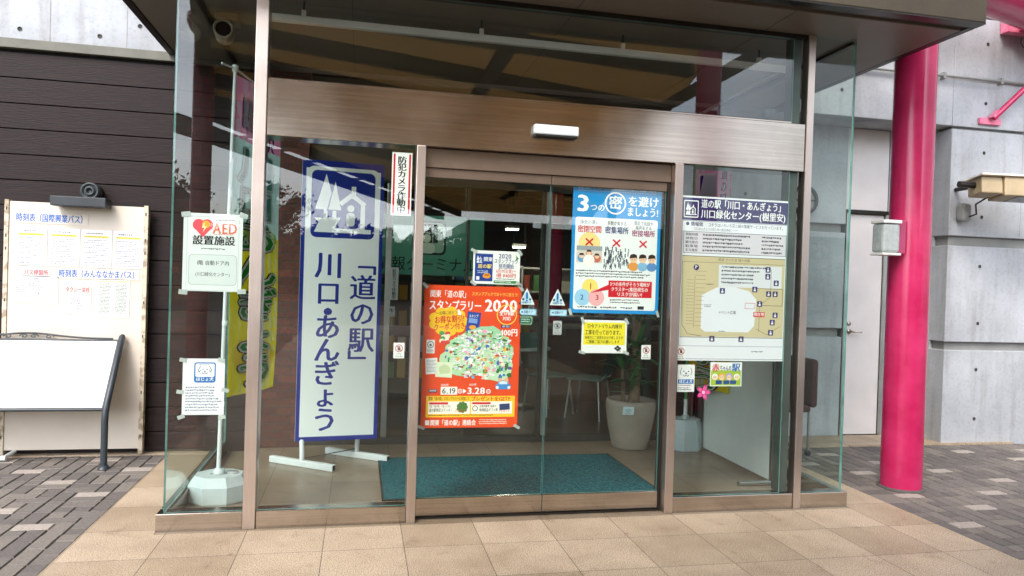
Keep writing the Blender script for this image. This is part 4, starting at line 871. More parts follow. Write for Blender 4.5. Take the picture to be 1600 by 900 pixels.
p, wp = banner(3.0, 6.185, 3.065, 5.62, 2.64, .60, 2.3, '川口あんぎょう'); p.build('cloth', (0, 0, 0), parent=t, warp=wp, sub=(10, 40), step=.0004, thick=.001)

# white partition board with feet
t = thing('partition_panel', (3.17, 5.55, 0), 'white partition board on feet standing edge on behind the right pane', 'panel')
mb = MB(); mb.box(3.13, 3.16, 5.02, 6.12, .03, 1.15, surf('panel_white', 'c9d2cd', 'd5ddd8', scale=2, rough=.5), .003); mb.build('board', t)
for y in (5.0, 6.13):
    mb = MB(); mb.box(3.125, 3.165, y - .018, y + .018, .03, 1.18, ALU, .003); mb.box(2.86, 3.31, y - .022, y + .022, .004, .032, ALU, .004); mb.build('leg', t)

# magenta flower ornament, floating by the assistance dog sticker
p = Print(.11, .11, 'd62a7e'); p.outline = []
for i in range(40):
    a = -2 * math.pi * i / 40; r = .040 + .014 * math.cos(5 * a); p.outline.append((.055 + r * math.cos(a), .055 + r * math.sin(a)))
for i in range(5):
    a = 2 * math.pi * i / 5; p.circ(.055 + .03 * math.cos(a), .055 + .03 * math.sin(a), .014, 'ef62a5', 12)
p.up(); p.circ(.055, .055, .012, 'f6c8dd', 12)
tag(p.build('flower_sticker', (2.225, YP, .85)), 'magenta paper flower sticker beside the baby station sticker', 'sticker')

# ------------------------------------------------------------------ mat and potted plant
mt = surf('teal_mat_fibre', '083741', '1f6f78', scale=55, rough=.95, bump=.8, bscale=160, lo=.34, hi=.66, spec=.1, detail=8)
mb = MB(); mb.box(.20, 2.17, 4.90, 6.02, .001, .012, mt, .003); m0 = mb.build('entrance_mat'); tag(m0, 'teal entrance mat on the tiled lobby floor', 'mat')
mb = MB()
for a in ((.185, .199, 4.885, 6.035), (2.171, 2.185, 4.885, 6.035)): mb.box(*a, .001, .010, BLACK)
for a in ((.20, 2.17, 4.885, 4.899), (.20, 2.17, 6.021, 6.035)): mb.box(*a, .001, .010, BLACK)
mb.build('rubber_edge', m0)
PX, PY = 2.485, 6.30
t = thing('potted_plant', (PX, PY, 0), 'leafy thick stemmed plant in a round beige pot behind the yellow notice', 'plant')
POT = surf('beige_glazed_pot', '8f8678', '9d9485', scale=6, rough=.4, bump=.1)
mb = MB(); mb.lathe([(.0, .002), (.155, .002), (.165, .02), (.205, .2), (.228, .36), (.232, .41), (.222, .445), (.205, .45), (.198, .43), (.195, .38), (0, .38)], POT, c=(PX, PY, 0), n=48); pt = mb.build('pot', t)
mb = MB(); mb.lathe([(0, .40), (.1, .402), (.193, .395)], surf('potting_soil', '1d1712', '2a2119', scale=60, rough=.95, bump=.8), c=(PX, PY, 0), n=32); mb.build('soil', pt)
mb = MB(); mb.tube([(PX + .03, PY, .39), (PX + .035, PY, .6), (PX + .03, PY, .86), (PX + .04, PY, 1.25)], [.055, .05, .047, .04], surf('corky_bark', '6f5c48', '8a745b', scale=18, rough=.9, bump=.8, stretch=(1, 1, .5)), 14)
mb.tube([(PX - .08, PY - .02, .39), (PX - .10, PY - .03, .8)], [.022, .018], surf('corky_bark', '', ''), 10); mb.build('trunk', t)
LEAFM = [surf('plant_leaf_%s' % k, a, b, scale=9, rough=.4) for k, a, b in (('deep', '2c5a2c', '3a6c36'), ('mid', '447a42', '548c4c'))]
mb = MB(); q = random.Random(21)
def blade(mb, base, az, el, ln, wd, m, droop=.9):
    P0 = Vector(base); rows = []
    d = Vector((math.cos(az), math.sin(az), 0)); s = Vector((-math.sin(az), math.cos(az), 0))
    for i in range(7):
        u = i / 6; e = el - droop * u * u * 1.1; pos = P0 + (d * math.cos(el) + Vector((0, 0, math.sin(el)))) * ln * u - Vector((0, 0, 1)) * droop * .35 * ln * u * u
        w_ = wd * (math.sin(math.pi * min(1, u * .92 + .08)) ** .7) * .5 + .0015
        rows.append([pos - s * w_, pos + Vector((0, 0, -.25 * w_)), pos + s * w_])
    mb.grid(rows, m, True)
for cx, cy, cz, n, l in ((PX + .04, PY, 1.25, 34, .42), (PX - .10, PY - .03, .80, 26, .34), (PX + .035, PY - .03, .92, 16, .34), (PX - .02, PY - .05, .62, 14, .3)):
    for i in range(n): blade(mb, (cx, cy, cz + q.uniform(-.12, .05)), q.uniform(0, 6.28), q.uniform(.1, 1.3), l * q.uniform(.7, 1.1), q.uniform(.035, .055), q.choice(LEAFM), q.uniform(.6, 1.4))
mb.build('foliage', t)
p = Print(.10, .075, 'cfe0e2'); p.blob(.05, .035, .03, .018, '9fc4cc', 12, .2, 3); p.greek(.02, .055, .06, .012, 1, '556b70', 5)
pl = p.build('plant_tag', (PX - .16, PY - .232, .415), U=(.98, -.14, 0), V=(0, -.15, .98), parent=t)

# ------------------------------------------------------------------ inside the hall
p = Print(1.35, .70, '4f9585', .5)
p.text('情報ターミナル', .10, .485, .175, '10211d', .008, w=1.17)
p.rrect(.50, .06, .40, .40, .06, '10211d'); p.up(); p.rrect(.525, .085, .35, .35, .05, '8fb9ac'); p.up(); p.rrect(.535, .10, .27, .22, .02, '10211d'); p.up()
for i in range(3): p.rect(.535 + .0675 * (i + 1), .10, .008, .22, '8fb9ac')
p.rect(.535, .20, .27, .008, '8fb9ac'); p.up(); p.circ(.67, .27, .05, 'c2dad0', 18); p.rrect(.57, .325, .20, .12, .05, 'c2dad0'); p.circ(.845, .15, .013, '10211d', 10); p.circ(.845, .20, .013, '10211d', 10)
sg = p.build('information_sign', (.08, 8.5, 2.24), thick=.03); tag(sg, 'green hanging sign with a screen symbol and black lettering in the hall', 'sign')
for x in (.3, 1.2):
    mb = MB(); mb.tube([(x, 8.515, 2.24), (x, 8.515, 3.3)], .008, DARKGREY, 6); mb.build('hanging_rod', sg)
WOOD = surf('counter_wood', '4d3524', '5d4230', scale=2, rough=.45, stretch=(1, 1, 9))
t = thing('counter', (3.0, 9.0, 0), 'brown wooden counter in the hall behind the potted plant', 'counter')
mb = MB(); mb.box(2.35, 4.4, 8.8, 9.3, 0, .92, WOOD, .005); mb.build('body', t); mb = MB(); mb.box(2.3, 4.45, 8.75, 9.35, .922, .96, surf('counter_top', '6e6a60', '7a766b', rough=.35), .005); mb.build('top', t)
t = thing('brochure_rack', (.6, 8.9, 0), 'brochure rack with coloured leaflets under the green hall sign', 'rack')
mb = MB(); mb.box(.15, 1.45, 9.0, 9.3, 0, 1.5, DARKGREY, .004)
for k in range(4): mb.box(.16, 1.44, 8.9, 9.0, .25 + .32 * k, .27 + .32 * k, DARKGREY)
mb.build('rack_frame', t)
mb = MB(); q = random.Random(9)
for k in range(4):
    for i in range(9):
        x = .2 + i * .138; hh = q.uniform(.17, .25); mb.box(x, x + .10, 8.955, 8.975, .272 + .32 * k, .272 + .32 * k + hh, ink(q.choice(('c8a24a', '5f8f5a', '4a6a98', 'b85a48', 'd8d4c4', '7fa8b0')), .5))
mb.build('leaflets', t)
def hall_chair(name, x, y, rz, label):
    t = thing(name, (0, 0, 0), label, 'chair', 'chairs in the hall'); SM = surf('chair_shell', '49615c', '566e69', rough=.45)
    mb = MB(); mb.box(-.21, .21, -.2, .2, .43, .455, SM, .012); mb.build('seat', t)
    mb = MB(); mb.grid([[(-.2 + .4 * i / 6, .2 + .04 * math.cos((i - 3) * .5) + .03 * j, .5 + .1 * j) for i in range(7)] for j in range(5)], SM); mb.grid([[(-.2 + .4 * i / 6, .215 + .04 * math.cos((i - 3) * .5) + .03 * j, .5 + .1 * j) for i in range(7)][::-1] for j in range(5)], SM); mb.build('backrest', t)
    for a, b in ((-1, -1), (1, -1), (1, 1), (-1, 1)):
        mb = MB(); mb.tube([(a * .17, b * .16, .43), (a * .21, b * .2, .003)], .012, ALU, 8); mb.build('leg', t)
    for a in (-.15, .15):
        mb = MB(); mb.tube([(a, .18, .44), (a, .24, .52)], .01, ALU, 6); mb.build('back_support', t)
    t.location = (x, y, 0); t.rotation_euler = (0, 0, rz)
    return t
t = thing('goods_shelf', (3.4, 12.6, 0), 'pale shelf of coloured goods deep in the hall behind the right door', 'shelf')
mb = MB(); mb.box(1.6, 5.2, 12.9, 12.95, 0, 1.75, WHITEP)
for k in range(5): mb.box(1.6, 5.2, 12.5, 12.9, .05 + .42 * k, .08 + .42 * k, WHITEP)
for x in (1.57, 2.8, 4.0, 5.2): mb.box(x, x + .03, 12.5, 12.95, 0, 1.78, WHITEP)
mb.build('shelf_frame', t)
mb = MB(); q = random.Random(15)
for k in range(4):
    for i in range(20):
        x = 1.64 + i * .175; mb.box(x, x + q.uniform(.09, .16), 12.54, 12.7, .082 + .42 * k, .082 + .42 * k + q.uniform(.12, .3), ink(q.choice(('8a5a3a', '5f8f5a', '4a6a98', 'b85a48', 'd8d4c4', 'a89a5a', '3d5a44')), .5))
mb.build('goods', t)
c0 = hall_chair('hall_chair', 2.15, 8.0, .5, 'grey green hall chair nearest the inner glass, seen past the door seam')
c1 = dup(c0, (2.55, 7.75, 0), 'grey green hall chair behind the beige plant pot'); c1.rotation_euler = (0, 0, -2.2)
c2 = dup(c0, (1.35, 8.15, 0), 'grey green hall chair behind the orange poster'); c2.rotation_euler = (0, 0, 2.6)
t = thing('hall_table', (1.8, 8.3, 0), 'pale round topped table among the hall chairs', 'table')
mb = MB(); mb.lathe([(0, .70), (.40, .70), (.41, .71), (.40, .725), (0, .725)], surf('table_top_grey', '7d8f8b', '8a9b97', rough=.4), c=(1.85, 8.4, 0), n=40); mb.build('tabletop', t)
mb = MB(); mb.tube([(1.85, 8.4, .03), (1.85, 8.4, .70)], .03, ALU, 12); mb.lathe([(0, .002), (.25, .002), (.25, .015), (.05, .035), (0, .035)], ALU, c=(1.85, 8.4, 0), n=28); mb.build('pedestal', t)

# ceiling camera under the soffit
t = thing('ceiling_camera', (-.95, 5.2, 3.24), 'beige round barrelled camera hung from the soffit inside the left pane', 'camera')
CB = surf('beige_plastic', '8d8270', '9a8f7c', rough=.45)
mb = MB(); mb.box(-1.0, -.86, 5.16, 5.34, 3.20, 3.2445, CB, .006); mb.tube([(-.93, 5.24, 3.20), (-.93, 5.22, 3.12)], .02, CB, 12); mb.build('bracket', t)
Mx = Matrix.Translation((-.935, 5.10, 3.115)) @ Matrix.Rotation(R(90), 4, 'X') @ Matrix.Rotation(R(6), 4, 'Y')
mb = MB(); mb.lathe([(0, -.18), (.058, -.18), (.062, -.16), (.064, .0), (.060, .005), (.052, .005), (.050, -.012), (0, -.012)], CB, M=Mx, n=28); hs = mb.build('housing', t)
mb = MB(); mb.lathe([(0, -.0115), (.049, -.0115)], surf('lens_glass', '1a1418', '241b20', rough=.1), M=Mx, n=24); mb.build('lens', hs)

# ------------------------------------------------------------------ left: notice board, lamp, lectern sign
t = thing('notice_board', (-2.2, 6.28, 0), 'cream notice board with flaking edges leaning on the plank wall', 'notice board')
YBD = 6.285
mb = MB(); mb.box(-2.672, -1.71, YBD, YBD + .03, .06, 2.0, CREAM, .002); mb.build('board', t)
for x0, x1 in ((-2.705, -2.673), (-1.709, -1.675)):
    mb = MB(); mb.box(x0, x1, YBD - .008, YBD + .045, .02, 2.012, FLANK, .003)
    for z in (.15, .5, .95, 1.22, 1.62, 1.72, 1.93): mb.box(x0 + .011, x0 + .02, YBD - .0095, YBD - .0079, z, z + .026, HOLE)
    mb.build('edge_rail', t)
mb = MB(); mb.tube([(-2.95, 6.16, .03), (-2.60, 6.16, .03)], .022, WHITEPL, 10); mb.tube([(-2.62, 6.16, .03), (-2.60, 6.30, .05)], .016, WHITEPL, 8); mb.build('foot', t)
def bp(px, pz): return (px, YBD - .0035, pz)
# the printed headings
for name, txt, x, z, h, w, c, lab in (('board_heading', '時刻表（国際興業バス）', -2.635, 1.915, .068, .50, '1f62b0', 'blue bus timetable heading at the top of the notice board'),
        ('board_heading', '時刻表（みんななかまバス）', -2.325, 1.488, .066, .575, '1f62b0', 'blue bus timetable heading in the middle of the notice board'),
        ('board_heading', 'バス停留所', -2.57, 1.478, .046, .17, 'c02a50', 'small red heading left of the middle blue heading'),
        ('board_heading', 'タクシー会社', -2.275, 1.352, .046, .175, 'c02a50', 'small red heading above the middle paper slip')):
    p = Print(w + .02, h + .012, 'd9cfc2' if c[0] == '1' else 'd8cfc4'); p.text(txt, .01, .004, h, c, .03, w=w); o = p.build(name, bp(x, z), thick=.001); tag(o, lab, 'heading', 'headings on the notice board')
def paper(x, z, w, h, lab, seed, kind):
    p = Print(w, h, 'dddcde')
    if kind == 'time':
        p.greek(.035, .022, .12, .018, 1, '555566', seed); p.rect(.02, .048, w - .045, .016, 'e2d23c'); p.up(); p.greek(.022, .050, w - .05, .012, 1, '777760', seed + 1)
        for i in range(11):
            y = .075 + i * .0195; p.line(.015, y, w - .02, y, .0012, '8a8a9c'); p.greek(.02, y + .004, w - .05, .012, 1, '5f5f78', seed + i, .6)
        for i in range(6): p.line(.02 + i * (w - .04) / 5, .07, .02 + i * (w - .04) / 5, .285, .0012, '9a9aaa')
    elif kind == 'stop': p.greek(.09, .012, .12, .014, 1, '444444', seed); p.greek(.02, .035, .22, .10, 6, '44444e', seed + 1, .35); p.circ(.19, .135, .006, 'c02a50', 8); p.frame(.005, .005, w - .01, h - .01, .0015, 'c3bfc6')
    elif kind == 'taxi': p.greek(.06, .025, .09, .09, 7, '3e3e48', seed, .5); p.greek(.02, .122, .13, .012, 1, '3e3e48', seed + 3)
    else:
        for k in range(2):
            x0 = .012 + k * (w / 2 - .002); p.rect(x0, .012, w / 2 - .018, h - .03, 'd3d6d2'); p.up(); p.rect(x0, .012, w / 2 - .018, .012, 'e4d98a'); p.greek(x0 + .004, .03, w / 2 - .03, h - .06, 22, '5c6462', seed + k, .6); p.layer -= 1
    tag(p.build('timetable_sheet' if kind == 'time' else 'paper_sheet', bp(x, z), thick=.0012), lab, 'paper', 'papers pinned on the notice board')
for i, lab in enumerate(('leftmost timetable sheet in the top row of the notice board', 'second timetable sheet from the left on the notice board', 'third timetable sheet from the left on the notice board', 'rightmost timetable sheet in the top row of the notice board')):
    paper(-2.625 + i * .232, 1.805 - i * .001, .222, .30, lab, 200 + i * 20, 'time')
paper(-2.645, 1.425, .33, .215, 'wide white paper under the red heading at the left of the board', 300, 'stop'); paper(-2.285, 1.285, .205, .155, 'small white slip below the red taxi heading', 320, 'taxi'); paper(-2.035, 1.415, .235, .305, 'grey printed list of two columns at the right of the board', 340, 'list')

t = thing('board_lamp', (-2.13, 6.2, 1.97), 'dark grey strip lamp with a round bracket over the notice board', 'lamp')
mb = MB(); mb.box(-2.335, -1.945, 6.13, 6.27, 1.972, 2.045, surf('dark_slate_metal', '23282c', '2e3438', rough=.5), .005); mb.build('lamp_bar', t)
mb = MB()
Mx = Matrix.Translation((-2.10, 6.31, 2.105)) @ Matrix.Rotation(R(90), 4, 'X')
mb.lathe([(0, .05), (.02, .05), (.022, .07), (.035, .07), (.037, .05), (.05, .05), (.052, .065), (.066, .065), (.068, -.0), (.066, -.055), (0, -.055)], DARKGREY, M=Mx, n=32); mb.box(-2.125, -2.075, 6.26, 6.30, 2.02, 2.08, DARKGREY, .004); mb.build('round_bracket', t)

t = thing('lectern_sign', (-2.3, 6.0, 0), 'blank white slanted information panel on dark bent posts in front of the notice board', 'sign')
PD = surf('slate_paint', '262d33', '343c42', scale=8, rough=.4)
def ypath(z): return 5.89 if z < .42 else 5.89 + (z - .42) * .66
for x in (-1.835, -3.35):
    mb = MB(); mb.tube([(x, 5.89, .002), (x, 5.89, .36), (x, 5.895, .42), (x, 5.935, .50), (x, ypath(.96), .96), (x, ypath(.975), .975)], [.024] * 5 + [.014], PD, 14); mb.lathe([(0, .03), (.03, .028), (.045, .0)], PD, c=(x, 5.89, .003), n=18); mb.build('post', t)
tl = Vector((0, .66, 1)).normalized(); N2 = Vector((1, 0, 0)).cross(tl)
p = Print(1.46, .56, 'f2f1ee', .35)
zt = .925; pc = p.build('panel', (-3.325, ypath(zt) - .005, zt), V=tl, parent=t, thick=.02)
mb = MB()
def onp(x, s, n=0): v = Vector((x, ypath(zt) - .005, zt)) + tl * s + N2 * n; return v
for a, b in ((.012, .03),): pass
mb.tube([onp(-3.33, .012, -.01), onp(-1.86, .012, -.01)], .010, PD, 8); mb.tube([onp(-3.33, -.572, -.01), onp(-1.86, -.572, -.01)], .012, PD, 8); mb.tube([onp(-1.862, .012, -.01), onp(-1.862, -.572, -.01)], .010, PD, 8); mb.build('panel_frame', t)
mb = MB()
arc = [onp(-3.1 + 1.2 * i / 24, .03 + .042 * math.exp(-((i - 12) / 5.2) ** 2), -.008) for i in range(25)]; mb.tube(arc, .0075, PD, 8)
for sx in (-1, 1):
    for q0 in (0, 1):
        mb.tube([onp(-2.5 + sx * (.035 + .11 * q0 + (.032 - .0022 * k) * math.cos(k * .62)), .038 + .004 * (1 - q0) + (.020 - .0014 * k) * math.sin(k * .62), -.006) for k in range(13)], .0045, PD, 6)
mb.build('scroll_ornament', t)

# ------------------------------------------------------------------ right: magenta column, lamp, projector, braces
def column(x, y, z1, label, cap=True):
    t = thing('magenta_column', (x, y, 0), label, 'column', 'magenta roof columns')
    mb = MB(); mb.tube([(x, y, -.03), (x, y, z1)], .148, PINK, 48, caps=False); mb.build('shaft', t)
    mb = MB(); mb.lathe([(.147, .0), (.168, -.004), (.170, .006), (.158, .010), (.1485, .016)], surf('grey_sealant', '4a4745', '5a5653', scale=30, rough=.9), c=(x, y, .0), n=40); mb.build('sealant_ring', t)
    if cap: mb = MB(); mb.lathe([(.149, 0), (.2, .05), (.26, .16), (.26, .30), (.15, .36)], PINK, c=(x, y, z1 - .36), n=40); mb.build('capital', t)
    return t
column(2.85, 10.6, 3.29, 'magenta column inside the dim hall behind the door seam', False)
column(4.142, 4.83, 4.6, 'glossy magenta column standing on the dark pavers right of the entrance', False)
t = thing('column_lamp', (3.86, 4.78, 1.9), 'small white box lamp fixed to the magenta column', 'lamp')
mb = MB(); mb.box(3.925, 3.998, 4.70, 4.84, 1.80, 2.05, surf('lamp_back', '9e3a5e', 'a84468'), .004); mb.box(3.772, 3.93, 4.66, 4.80, 1.782, 1.80, WHITEP, .004); mb.box(3.772, 3.93, 4.66, 4.80, 2.02, 2.045, WHITEP, .004); mb.build('lamp_body', t)
mb = MB(); mb.box(3.778, 3.924, 4.667, 4.795, 1.801, 2.019, surf('frosted_lens', '9ba3a2', 'aeb6b4', scale=30, rough=.25), .02); mb.build('lens', t)

t = thing('wall_projector', (6.0, 5.9, 2.5), 'beige wall projector lamp on a short arm over the concrete wall', 'floodlight')
BG = surf('beige_enamel', 'a08d6c', 'b09c7a', scale=6, rough=.45); BGL = surf('pale_enamel', 'd8d2c4', 'e2dccf', scale=5, rough=.45)
dv = Vector((.97, -.22, -.02)).normalized(); up = Vector((.1, .1, 1)).normalized(); sd = dv.cross(up).normalized(); up = sd.cross(dv)
Bm = Matrix((dv, sd, up)).transposed().to_4x4(); Bm.translation = Vector((5.72, 5.86, 2.555))
mb = MB(); mb.box(0, .20, -.11, .11, -.095, .065, BG, .012, M=Bm); mb.box(.2015, .80, -.13, .13, -.115, .065, BG, .010, M=Bm); mb.build('housing', t)
mb = MB(); mb.box(-.02, .84, -.155, .155, .066, .085, BGL, .004, M=Bm); mb.build('sunshield', t)
mb = MB(); mb.box(.34, .52, -.1335, -.1305, -.09, .045, BLACK, M=Bm); mb.box(.34, .74, -.11, .11, -.1185, -.1155, surf('lamp_pane', '20262a', '2c3338', rough=.1), M=Bm); mb.build('lamp_window', t)
mb = MB(); mb.tube([(5.83, 6.195, 2.56), (5.80, 5.98, 2.56), (5.78, 5.90, 2.56)], .022, DARKMETAL, 10); mb.tube([Bm @ Vector((-.0, .0, 0)), Bm @ Vector((-.16, 0.02, .0))], .03, DARKMETAL, 10); mb.build('arm', t)
t2 = thing('junction_box', (5.88, 6.15, 2.33), 'small rounded pale box below the wall projector, with a black cable', 'box')
mb = MB(); mb.box(5.83, 5.945, 6.10, 6.198, 2.24, 2.42, GREYP, .03); mb.build('box_body', t2)
mb = MB(); mb.tube([Bm @ Vector((.17, 0, -.075)), (5.90, 6.02, 2.40), (5.95, 6.06, 2.31), (5.90, 6.09, 2.285)], .009, BLACK, 8); mb.build('cable', t2)

t = thing('roof_brace', (6.3, 6.15, 3.3), 'pink steel brace rising from a wall plate above the projector', 'brace')
mb = MB(); mb.box(6.06, 6.31, 6.165, 6.197, 3.235, 3.30, PINKL, .004); mb.prism([(6.15, 3.3), (6.23, 3.3), (6.22, 3.38)], 6.10, 6.165, PINKL); mb.build('wall_plate', t)
mb = MB(); mb.tube([(6.18, 6.13, 3.29), (6.62, 5.95, 3.80), (7.6, 5.55, 4.95)], .028, PINK, 14); mb.build('strut', t)
t = thing('roof_beam', (5.5, 5.3, 4.2), 'large magenta tube beam crossing above the canopy corner', 'beam')
mb = MB(); d = Vector((.957, .29, 0)); c0 = Vector((5.42, 5.48 - .05, 4.25)); mb.tube([c0 - d * 1.6, c0, c0 + d * 4], .24, PINK, 40); mb.build('tube', t)
mb = MB()
mb.box(6.28, 6.62, 6.10, 6.19, 4.16, 4.30, PINKL, .006); mb.tube([(6.40, 6.08, 4.22), (6.62, 5.97, 4.26)], .045, PINKL, 14); mb.tube([(6.62, 5.97, 4.26), (6.80, 5.90, 4.27)], .03, PINKL, 12); mb.build('end_bracket', t)
mb = MB(); q = random.Random(4)
for k in range(7):
    cx, cz = 6.58 + q.uniform(-.05, .22), 4.12 + q.uniform(-.10, .04); rr = q.uniform(.05, .13); ph = q.uniform(0, 6)
    mb.tube([(cx + rr * math.cos(a * .5 + ph), 6.0 + .02 * k + .02 * math.sin(a), cz + rr * .9 * math.sin(a * .5 + ph)) for a in range(int(q.uniform(8, 13)))], .005, BLACK if k % 3 else surf('teal_cable', '3f8a86', '4f9a96'), 6)
mb.tube([(6.68, 6.05, 4.05), (6.70, 6.1, 3.7), (6.73, 6.15, 3.70)], .005, BLACK, 6)
tag(mb.build('cable_coil'), 'tangle of thin black and teal cable hanging under the pink bracket', 'cable')

# padded chair standing behind the glass box
t = thing('padded_chair', (3.95, 6.02, 0), 'maroon padded chair on thin legs behind the right steel post', 'chair')
MR = surf('maroon_cloth', '44231f', '532c28', scale=14, rough=.8)
mb = MB(); mb.box(4.02, 4.085, 5.80, 6.22, .44, .88, MR, .03); mb.build('backrest', t)
mb = MB(); mb.box(3.62, 4.02, 5.80, 6.22, .40, .46, MR, .025); mb.build('seat', t)
for x, y in ((3.66, 5.84), (3.66, 6.18), (4.02, 5.84), (4.02, 6.18)):
    mb = MB(); mb.tube([(x, y, .41), (x, y, .05)], .012, ALU, 8); lg = mb.build('leg', t)
    mb = MB(); mb.lathe([(0, -.012), (.026, -.012), (.026, .012), (0, .012)], BLACK, M=Matrix.Translation((x, y, .028)) @ Matrix.Rotation(R(90), 4, 'X'), n=16); mb.build('caster', lg)
for y in (5.88, 6.14):
    mb = MB(); mb.tube([(4.02, y, .40), (4.06, y, .50)], .012, ALU, 8); mb.build('back_bracket', t)
# ------------------------------------------------------------------ what stands behind the viewer and mirrors in the glass
t = thing('membrane_roof', (2, -6, 4.6), 'wide cream membrane roof on steel beams over the forecourt', 'roof')
m, nt_, b_, L_ = base_mat('cream_membrane')
b_.inputs['Base Color'].default_value = lin('96866a'); b_.inputs['Roughness'].default_value = .8
tr_ = node(nt_, 'ShaderNodeBsdfTranslucent'); tr_.inputs['Color'].default_value = lin('bfa67c'); mxs = node(nt_, 'ShaderNodeMixShader'); mxs.inputs['Fac'].default_value = .8
L_(b_.outputs[0], mxs.inputs[1]); L_(tr_.outputs[0], mxs.inputs[2]); L_(mxs.outputs[0], nt_.nodes['Material Output'].inputs['Surface'])
ROOF = [(-1.85, .32), (-2.94, -6.1), (4.5, -24.7), (11, -24.7), (4.35, .9)]
mb = MB(); mb.face([(x, y, 4.72) for x, y in ROOF], m); mb.face([(x, y, 4.78) for x, y in ROOF][::-1], m)
for i in range(5):
    a, b = ROOF[i], ROOF[(i + 1) % 5]; mb.face([(*a, 4.72), (*b, 4.72), (*b, 4.78), (*a, 4.78)], m)
mb.build('membrane', t)
BEAM = surf('dark_roof_steel', '241d18', '2e2620', rough=.55, metal=.2)
def bar(mb, a, b, w_, z0, z1, m):
    a, b = Vector((*a, 0)), Vector((*b, 0)); d = (b - a).normalized(); s = Vector((-d.y, d.x, 0)) * w_ / 2
    c = [a - s, b - s, b + s, a + s]; lo = [Vector((p.x, p.y, z0)) for p in c]; hi = [Vector((p.x, p.y, z1)) for p in c]
    mb.face(lo[::-1], m); mb.face(hi, m)
    for i in range(4): mb.face([lo[i], lo[(i + 1) % 4], hi[(i + 1) % 4], hi[i]], m)
for k, (a, b) in enumerate((((-1.8, .2), (4.55, -.7)), ((-2.0, -.9), (5.2, -3.1)), ((-2.2, -2.2), (5.9, -6)), ((-2.4, -3.6), (6.7, -9)), ((-2.7, -5.2), (7.7, -12.6)), ((-1.9, -7.7), (8.6, -16.4)))):
    mb = MB(); bar(mb, a, b, .14, 4.50, 4.715, BEAM); mb.build('beam', t)
for a, b in (((1.75, .7), (1.72, -12.6)), ((4.8, 1.1), (4.9, -16.5))):
    mb = MB(); bar(mb, a, b, .2, 4.40, 4.499, BEAM); mb.build('cross_beam', t)
for k, (a, b) in enumerate(((ROOF[0], ROOF[1]), (ROOF[1], ROOF[2]))):
    mb = MB(); bar(mb, a, b, .16, 4.46, 4.80, BEAM); mb.build('edge_beam', t)
o = Vector((-.93, -.37)) * .9
mb = MB(); bar(mb, (ROOF[1][0] + o.x, ROOF[1][1] + o.y), (ROOF[2][0] + o.x, ROOF[2][1] + o.y), .30, 4.30, 4.62, BEAM); gt = mb.build('gutter', t)
mb = MB()
for i in range(12):
    f = (i + .5) / 12; a = (ROOF[1][0] + f * (ROOF[2][0] - ROOF[1][0]), ROOF[1][1] + f * (ROOF[2][1] - ROOF[1][1])); bar(mb, a, (a[0] + o.x, a[1] + o.y), .05, 4.60, 4.66, BEAM)
mb.build('gutter_bracket', gt)
column(-2.45, -3.0, 5.5, 'magenta column with a flared head beside the forecourt roof edge')
column(4.07, .80, 4.45, 'magenta column under the middle of the forecourt roof', False)
column(8.2, -14.0, 4.5, 'magenta column far down the forecourt roof', False)

# low building across the forecourt
t = thing('forecourt_building', (-14, -30, 0), 'low brown building with a hipped tile roof across the forecourt', 'building')
mb = MB(); mb.box(-24, -8, -36, -28, 0, 3.2, surf('ochre_render', '8a7b62', '97886e', scale=2, rough=.8)); mb.build('wall', t)
mb = MB(); a = [(-25, -27, 3.2), (-7, -27, 3.2), (-7, -37, 3.2), (-25, -37, 3.2)]; r0, r1 = (-20, -32, 5.4), (-12, -32, 5.4); TR = surf('brown_roof_tile', '3b2a24', '49352d', scale=8, rough=.7)
mb.face([a[0], a[1], r1, r0], TR); mb.face([a[1], a[2], r1], TR); mb.face([a[2], a[3], r0, r1], TR); mb.face([a[3], a[0], r0], TR); mb.face(a[::-1], TR); mb.build('roof', t)
for k in range(4):
    x = -22.5 + 3.8 * k; mb = MB(); mb.box(x, x + 1.8, -27.98, -27.92, .9, 2.4, surf('dark_window', '1c2328', '262e34', rough=.1)); mb.build('window', t)

t = thing('forecourt_hall', (18, -38, 0), 'long brown clad hall with a dark roof edge at the far right of the forecourt', 'building')
mb = MB(); mb.box(7.2, 34, -44, -37, 0, 4.6, surf('brown_cladding', '4a3527', '5a4231', scale=2, rough=.8, stretch=(6, 6, .6))); mb.build('wall', t)
mb = MB(); mb.box(6.6, 34.5, -44.5, -36.2, 4.6, 5.3, surf('dark_roof_edge', '2b2520', '352e28', scale=3, rough=.7)); mb.build('roof', t)
for k in range(6):
    mb = MB(); mb.box(8.5 + 4 * k, 10.9 + 4 * k, -37.0, -36.92, .3, 2.8, surf('dark_window', '', '')); mb.build('window', t)
LF = [surf('tree_leaf_%s' % k, a, b, scale=3, rough=.6) for k, a, b in (('dark', '1c2a16', '26371c'), ('mid', '2c4220', '3a522a'))]
BARK = surf('tree_bark', '3a2f26', '4a3d32', scale=10, rough=.9, bump=.6)
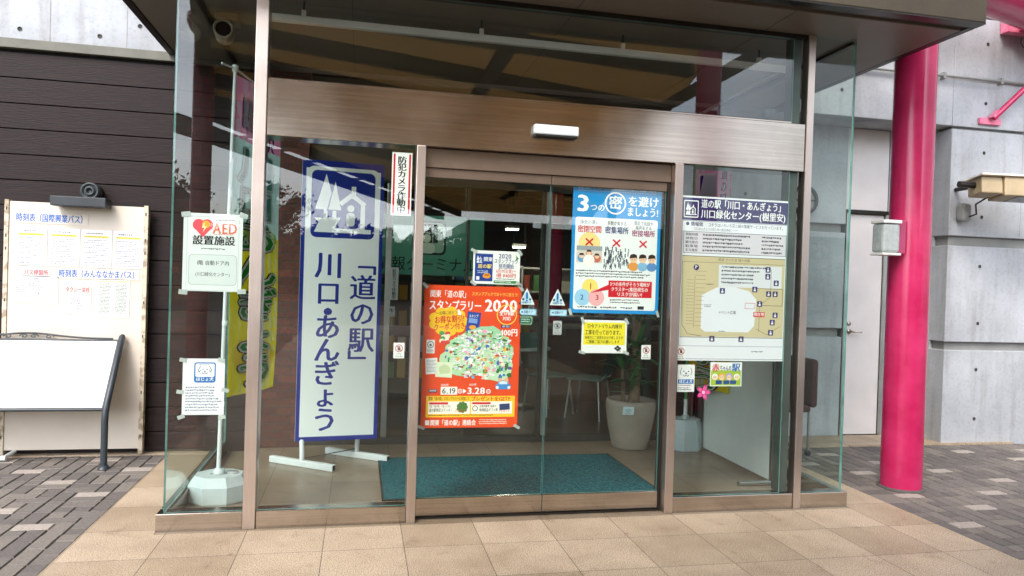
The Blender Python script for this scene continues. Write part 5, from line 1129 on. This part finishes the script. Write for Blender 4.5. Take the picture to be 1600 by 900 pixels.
def tree(x, y, h, r, seed, label):
    q = random.Random(seed); t = thing('tree', (x, y, 0), label, 'tree', 'trees across the forecourt')
    mb = MB(); mb.tube([(x, y, -.1), (x + .1, y, h * .35), (x, y + .1, h * .6), (x + .05, y, h * .85)], [.22, .17, .11, .03], BARK, 10); tips = []
    for k in range(16):
        a, z = q.uniform(0, 6.28), h * q.uniform(.3, .75); l = r * q.uniform(.5, .95); e = Vector((x + l * math.cos(a), y + l * math.sin(a), z + l * q.uniform(.25, .8))); mb.tube([(x, y, z), ((x + e.x) / 2, (y + e.y) / 2, (z + e.z) / 2 + .1), e], [.07, .045, .015], BARK, 6); tips.append(e)
    mb.build('trunk', t); mb = MB()
    for e in tips + [Vector((x, y, h * .9))]:
        bm_ = bmesh.new(); bmesh.ops.create_icosphere(bm_, subdivisions=2, radius=r * .27)
        for v_ in bm_.verts: v_.co *= q.uniform(.75, 1.2)
        mb.addbm(bm_, LF[0], Matrix.Translation(e))
        for k in range(230):
            c = e + Vector((q.gauss(0, 1), q.gauss(0, 1), q.gauss(0, .8))) * r * .26; s = q.uniform(.06, .13); n = Vector((q.gauss(0, 1), q.gauss(0, 1), q.gauss(0, 1))).normalized(); u = n.orthogonal().normalized(); v = n.cross(u)
            mb.face([c - u * s, c - v * s * .5, c + u * s, c + v * s * .5], LF[k % 2])
    mb.build('crown', t)
for k, (x, y, h, r, lab) in enumerate(((-5.6, -12, 4.6, 1.1, 'leafy tree nearest the forecourt column'), (-3.6, -22, 5.4, 1.15, 'dense leafy tree closest behind the forecourt roof edge'), (-1.7, -30, 4.7, .8, 'slim leafy tree past the end of the forecourt roof'), (-.5, -33, 5.0, .7, 'slimmest leafy tree across the forecourt'), (4.6, -38, 4.3, 1.2, 'smallest leafy tree, farthest across the forecourt'), (-8.8, -26, 5.6, 1.7, 'leafy tree in front of the brown building'))):
    tree(x, y, h, r, 40 + k, lab)
mb = MB(); q = random.Random(77)
for i in range(15000):
    x_ = q.uniform(-14, 8); c = Vector((x_, q.uniform(-40.2, -38.4), q.uniform(0, 4.5 + .35 * math.sin(x_ * 1.7) + .25 * math.sin(x_ * 4.3)))); s_ = q.uniform(.10, .2); n = Vector((q.gauss(0, 1), q.gauss(0, 1) + .8, q.gauss(0, 1))).normalized(); u = n.orthogonal().normalized(); v = n.cross(u)
    mb.face([c - u * s_, c - v * s_ * .6, c + u * s_, c + v * s_ * .6], LF[i % 2])
mb.box(-14, 8, -39.7, -38.9, 0, 4.0, LF[0]); tag(mb.build('hedge'), 'tall leafy hedge at the far side of the forecourt', 'hedge')
bpy.data.objects.remove(_to)
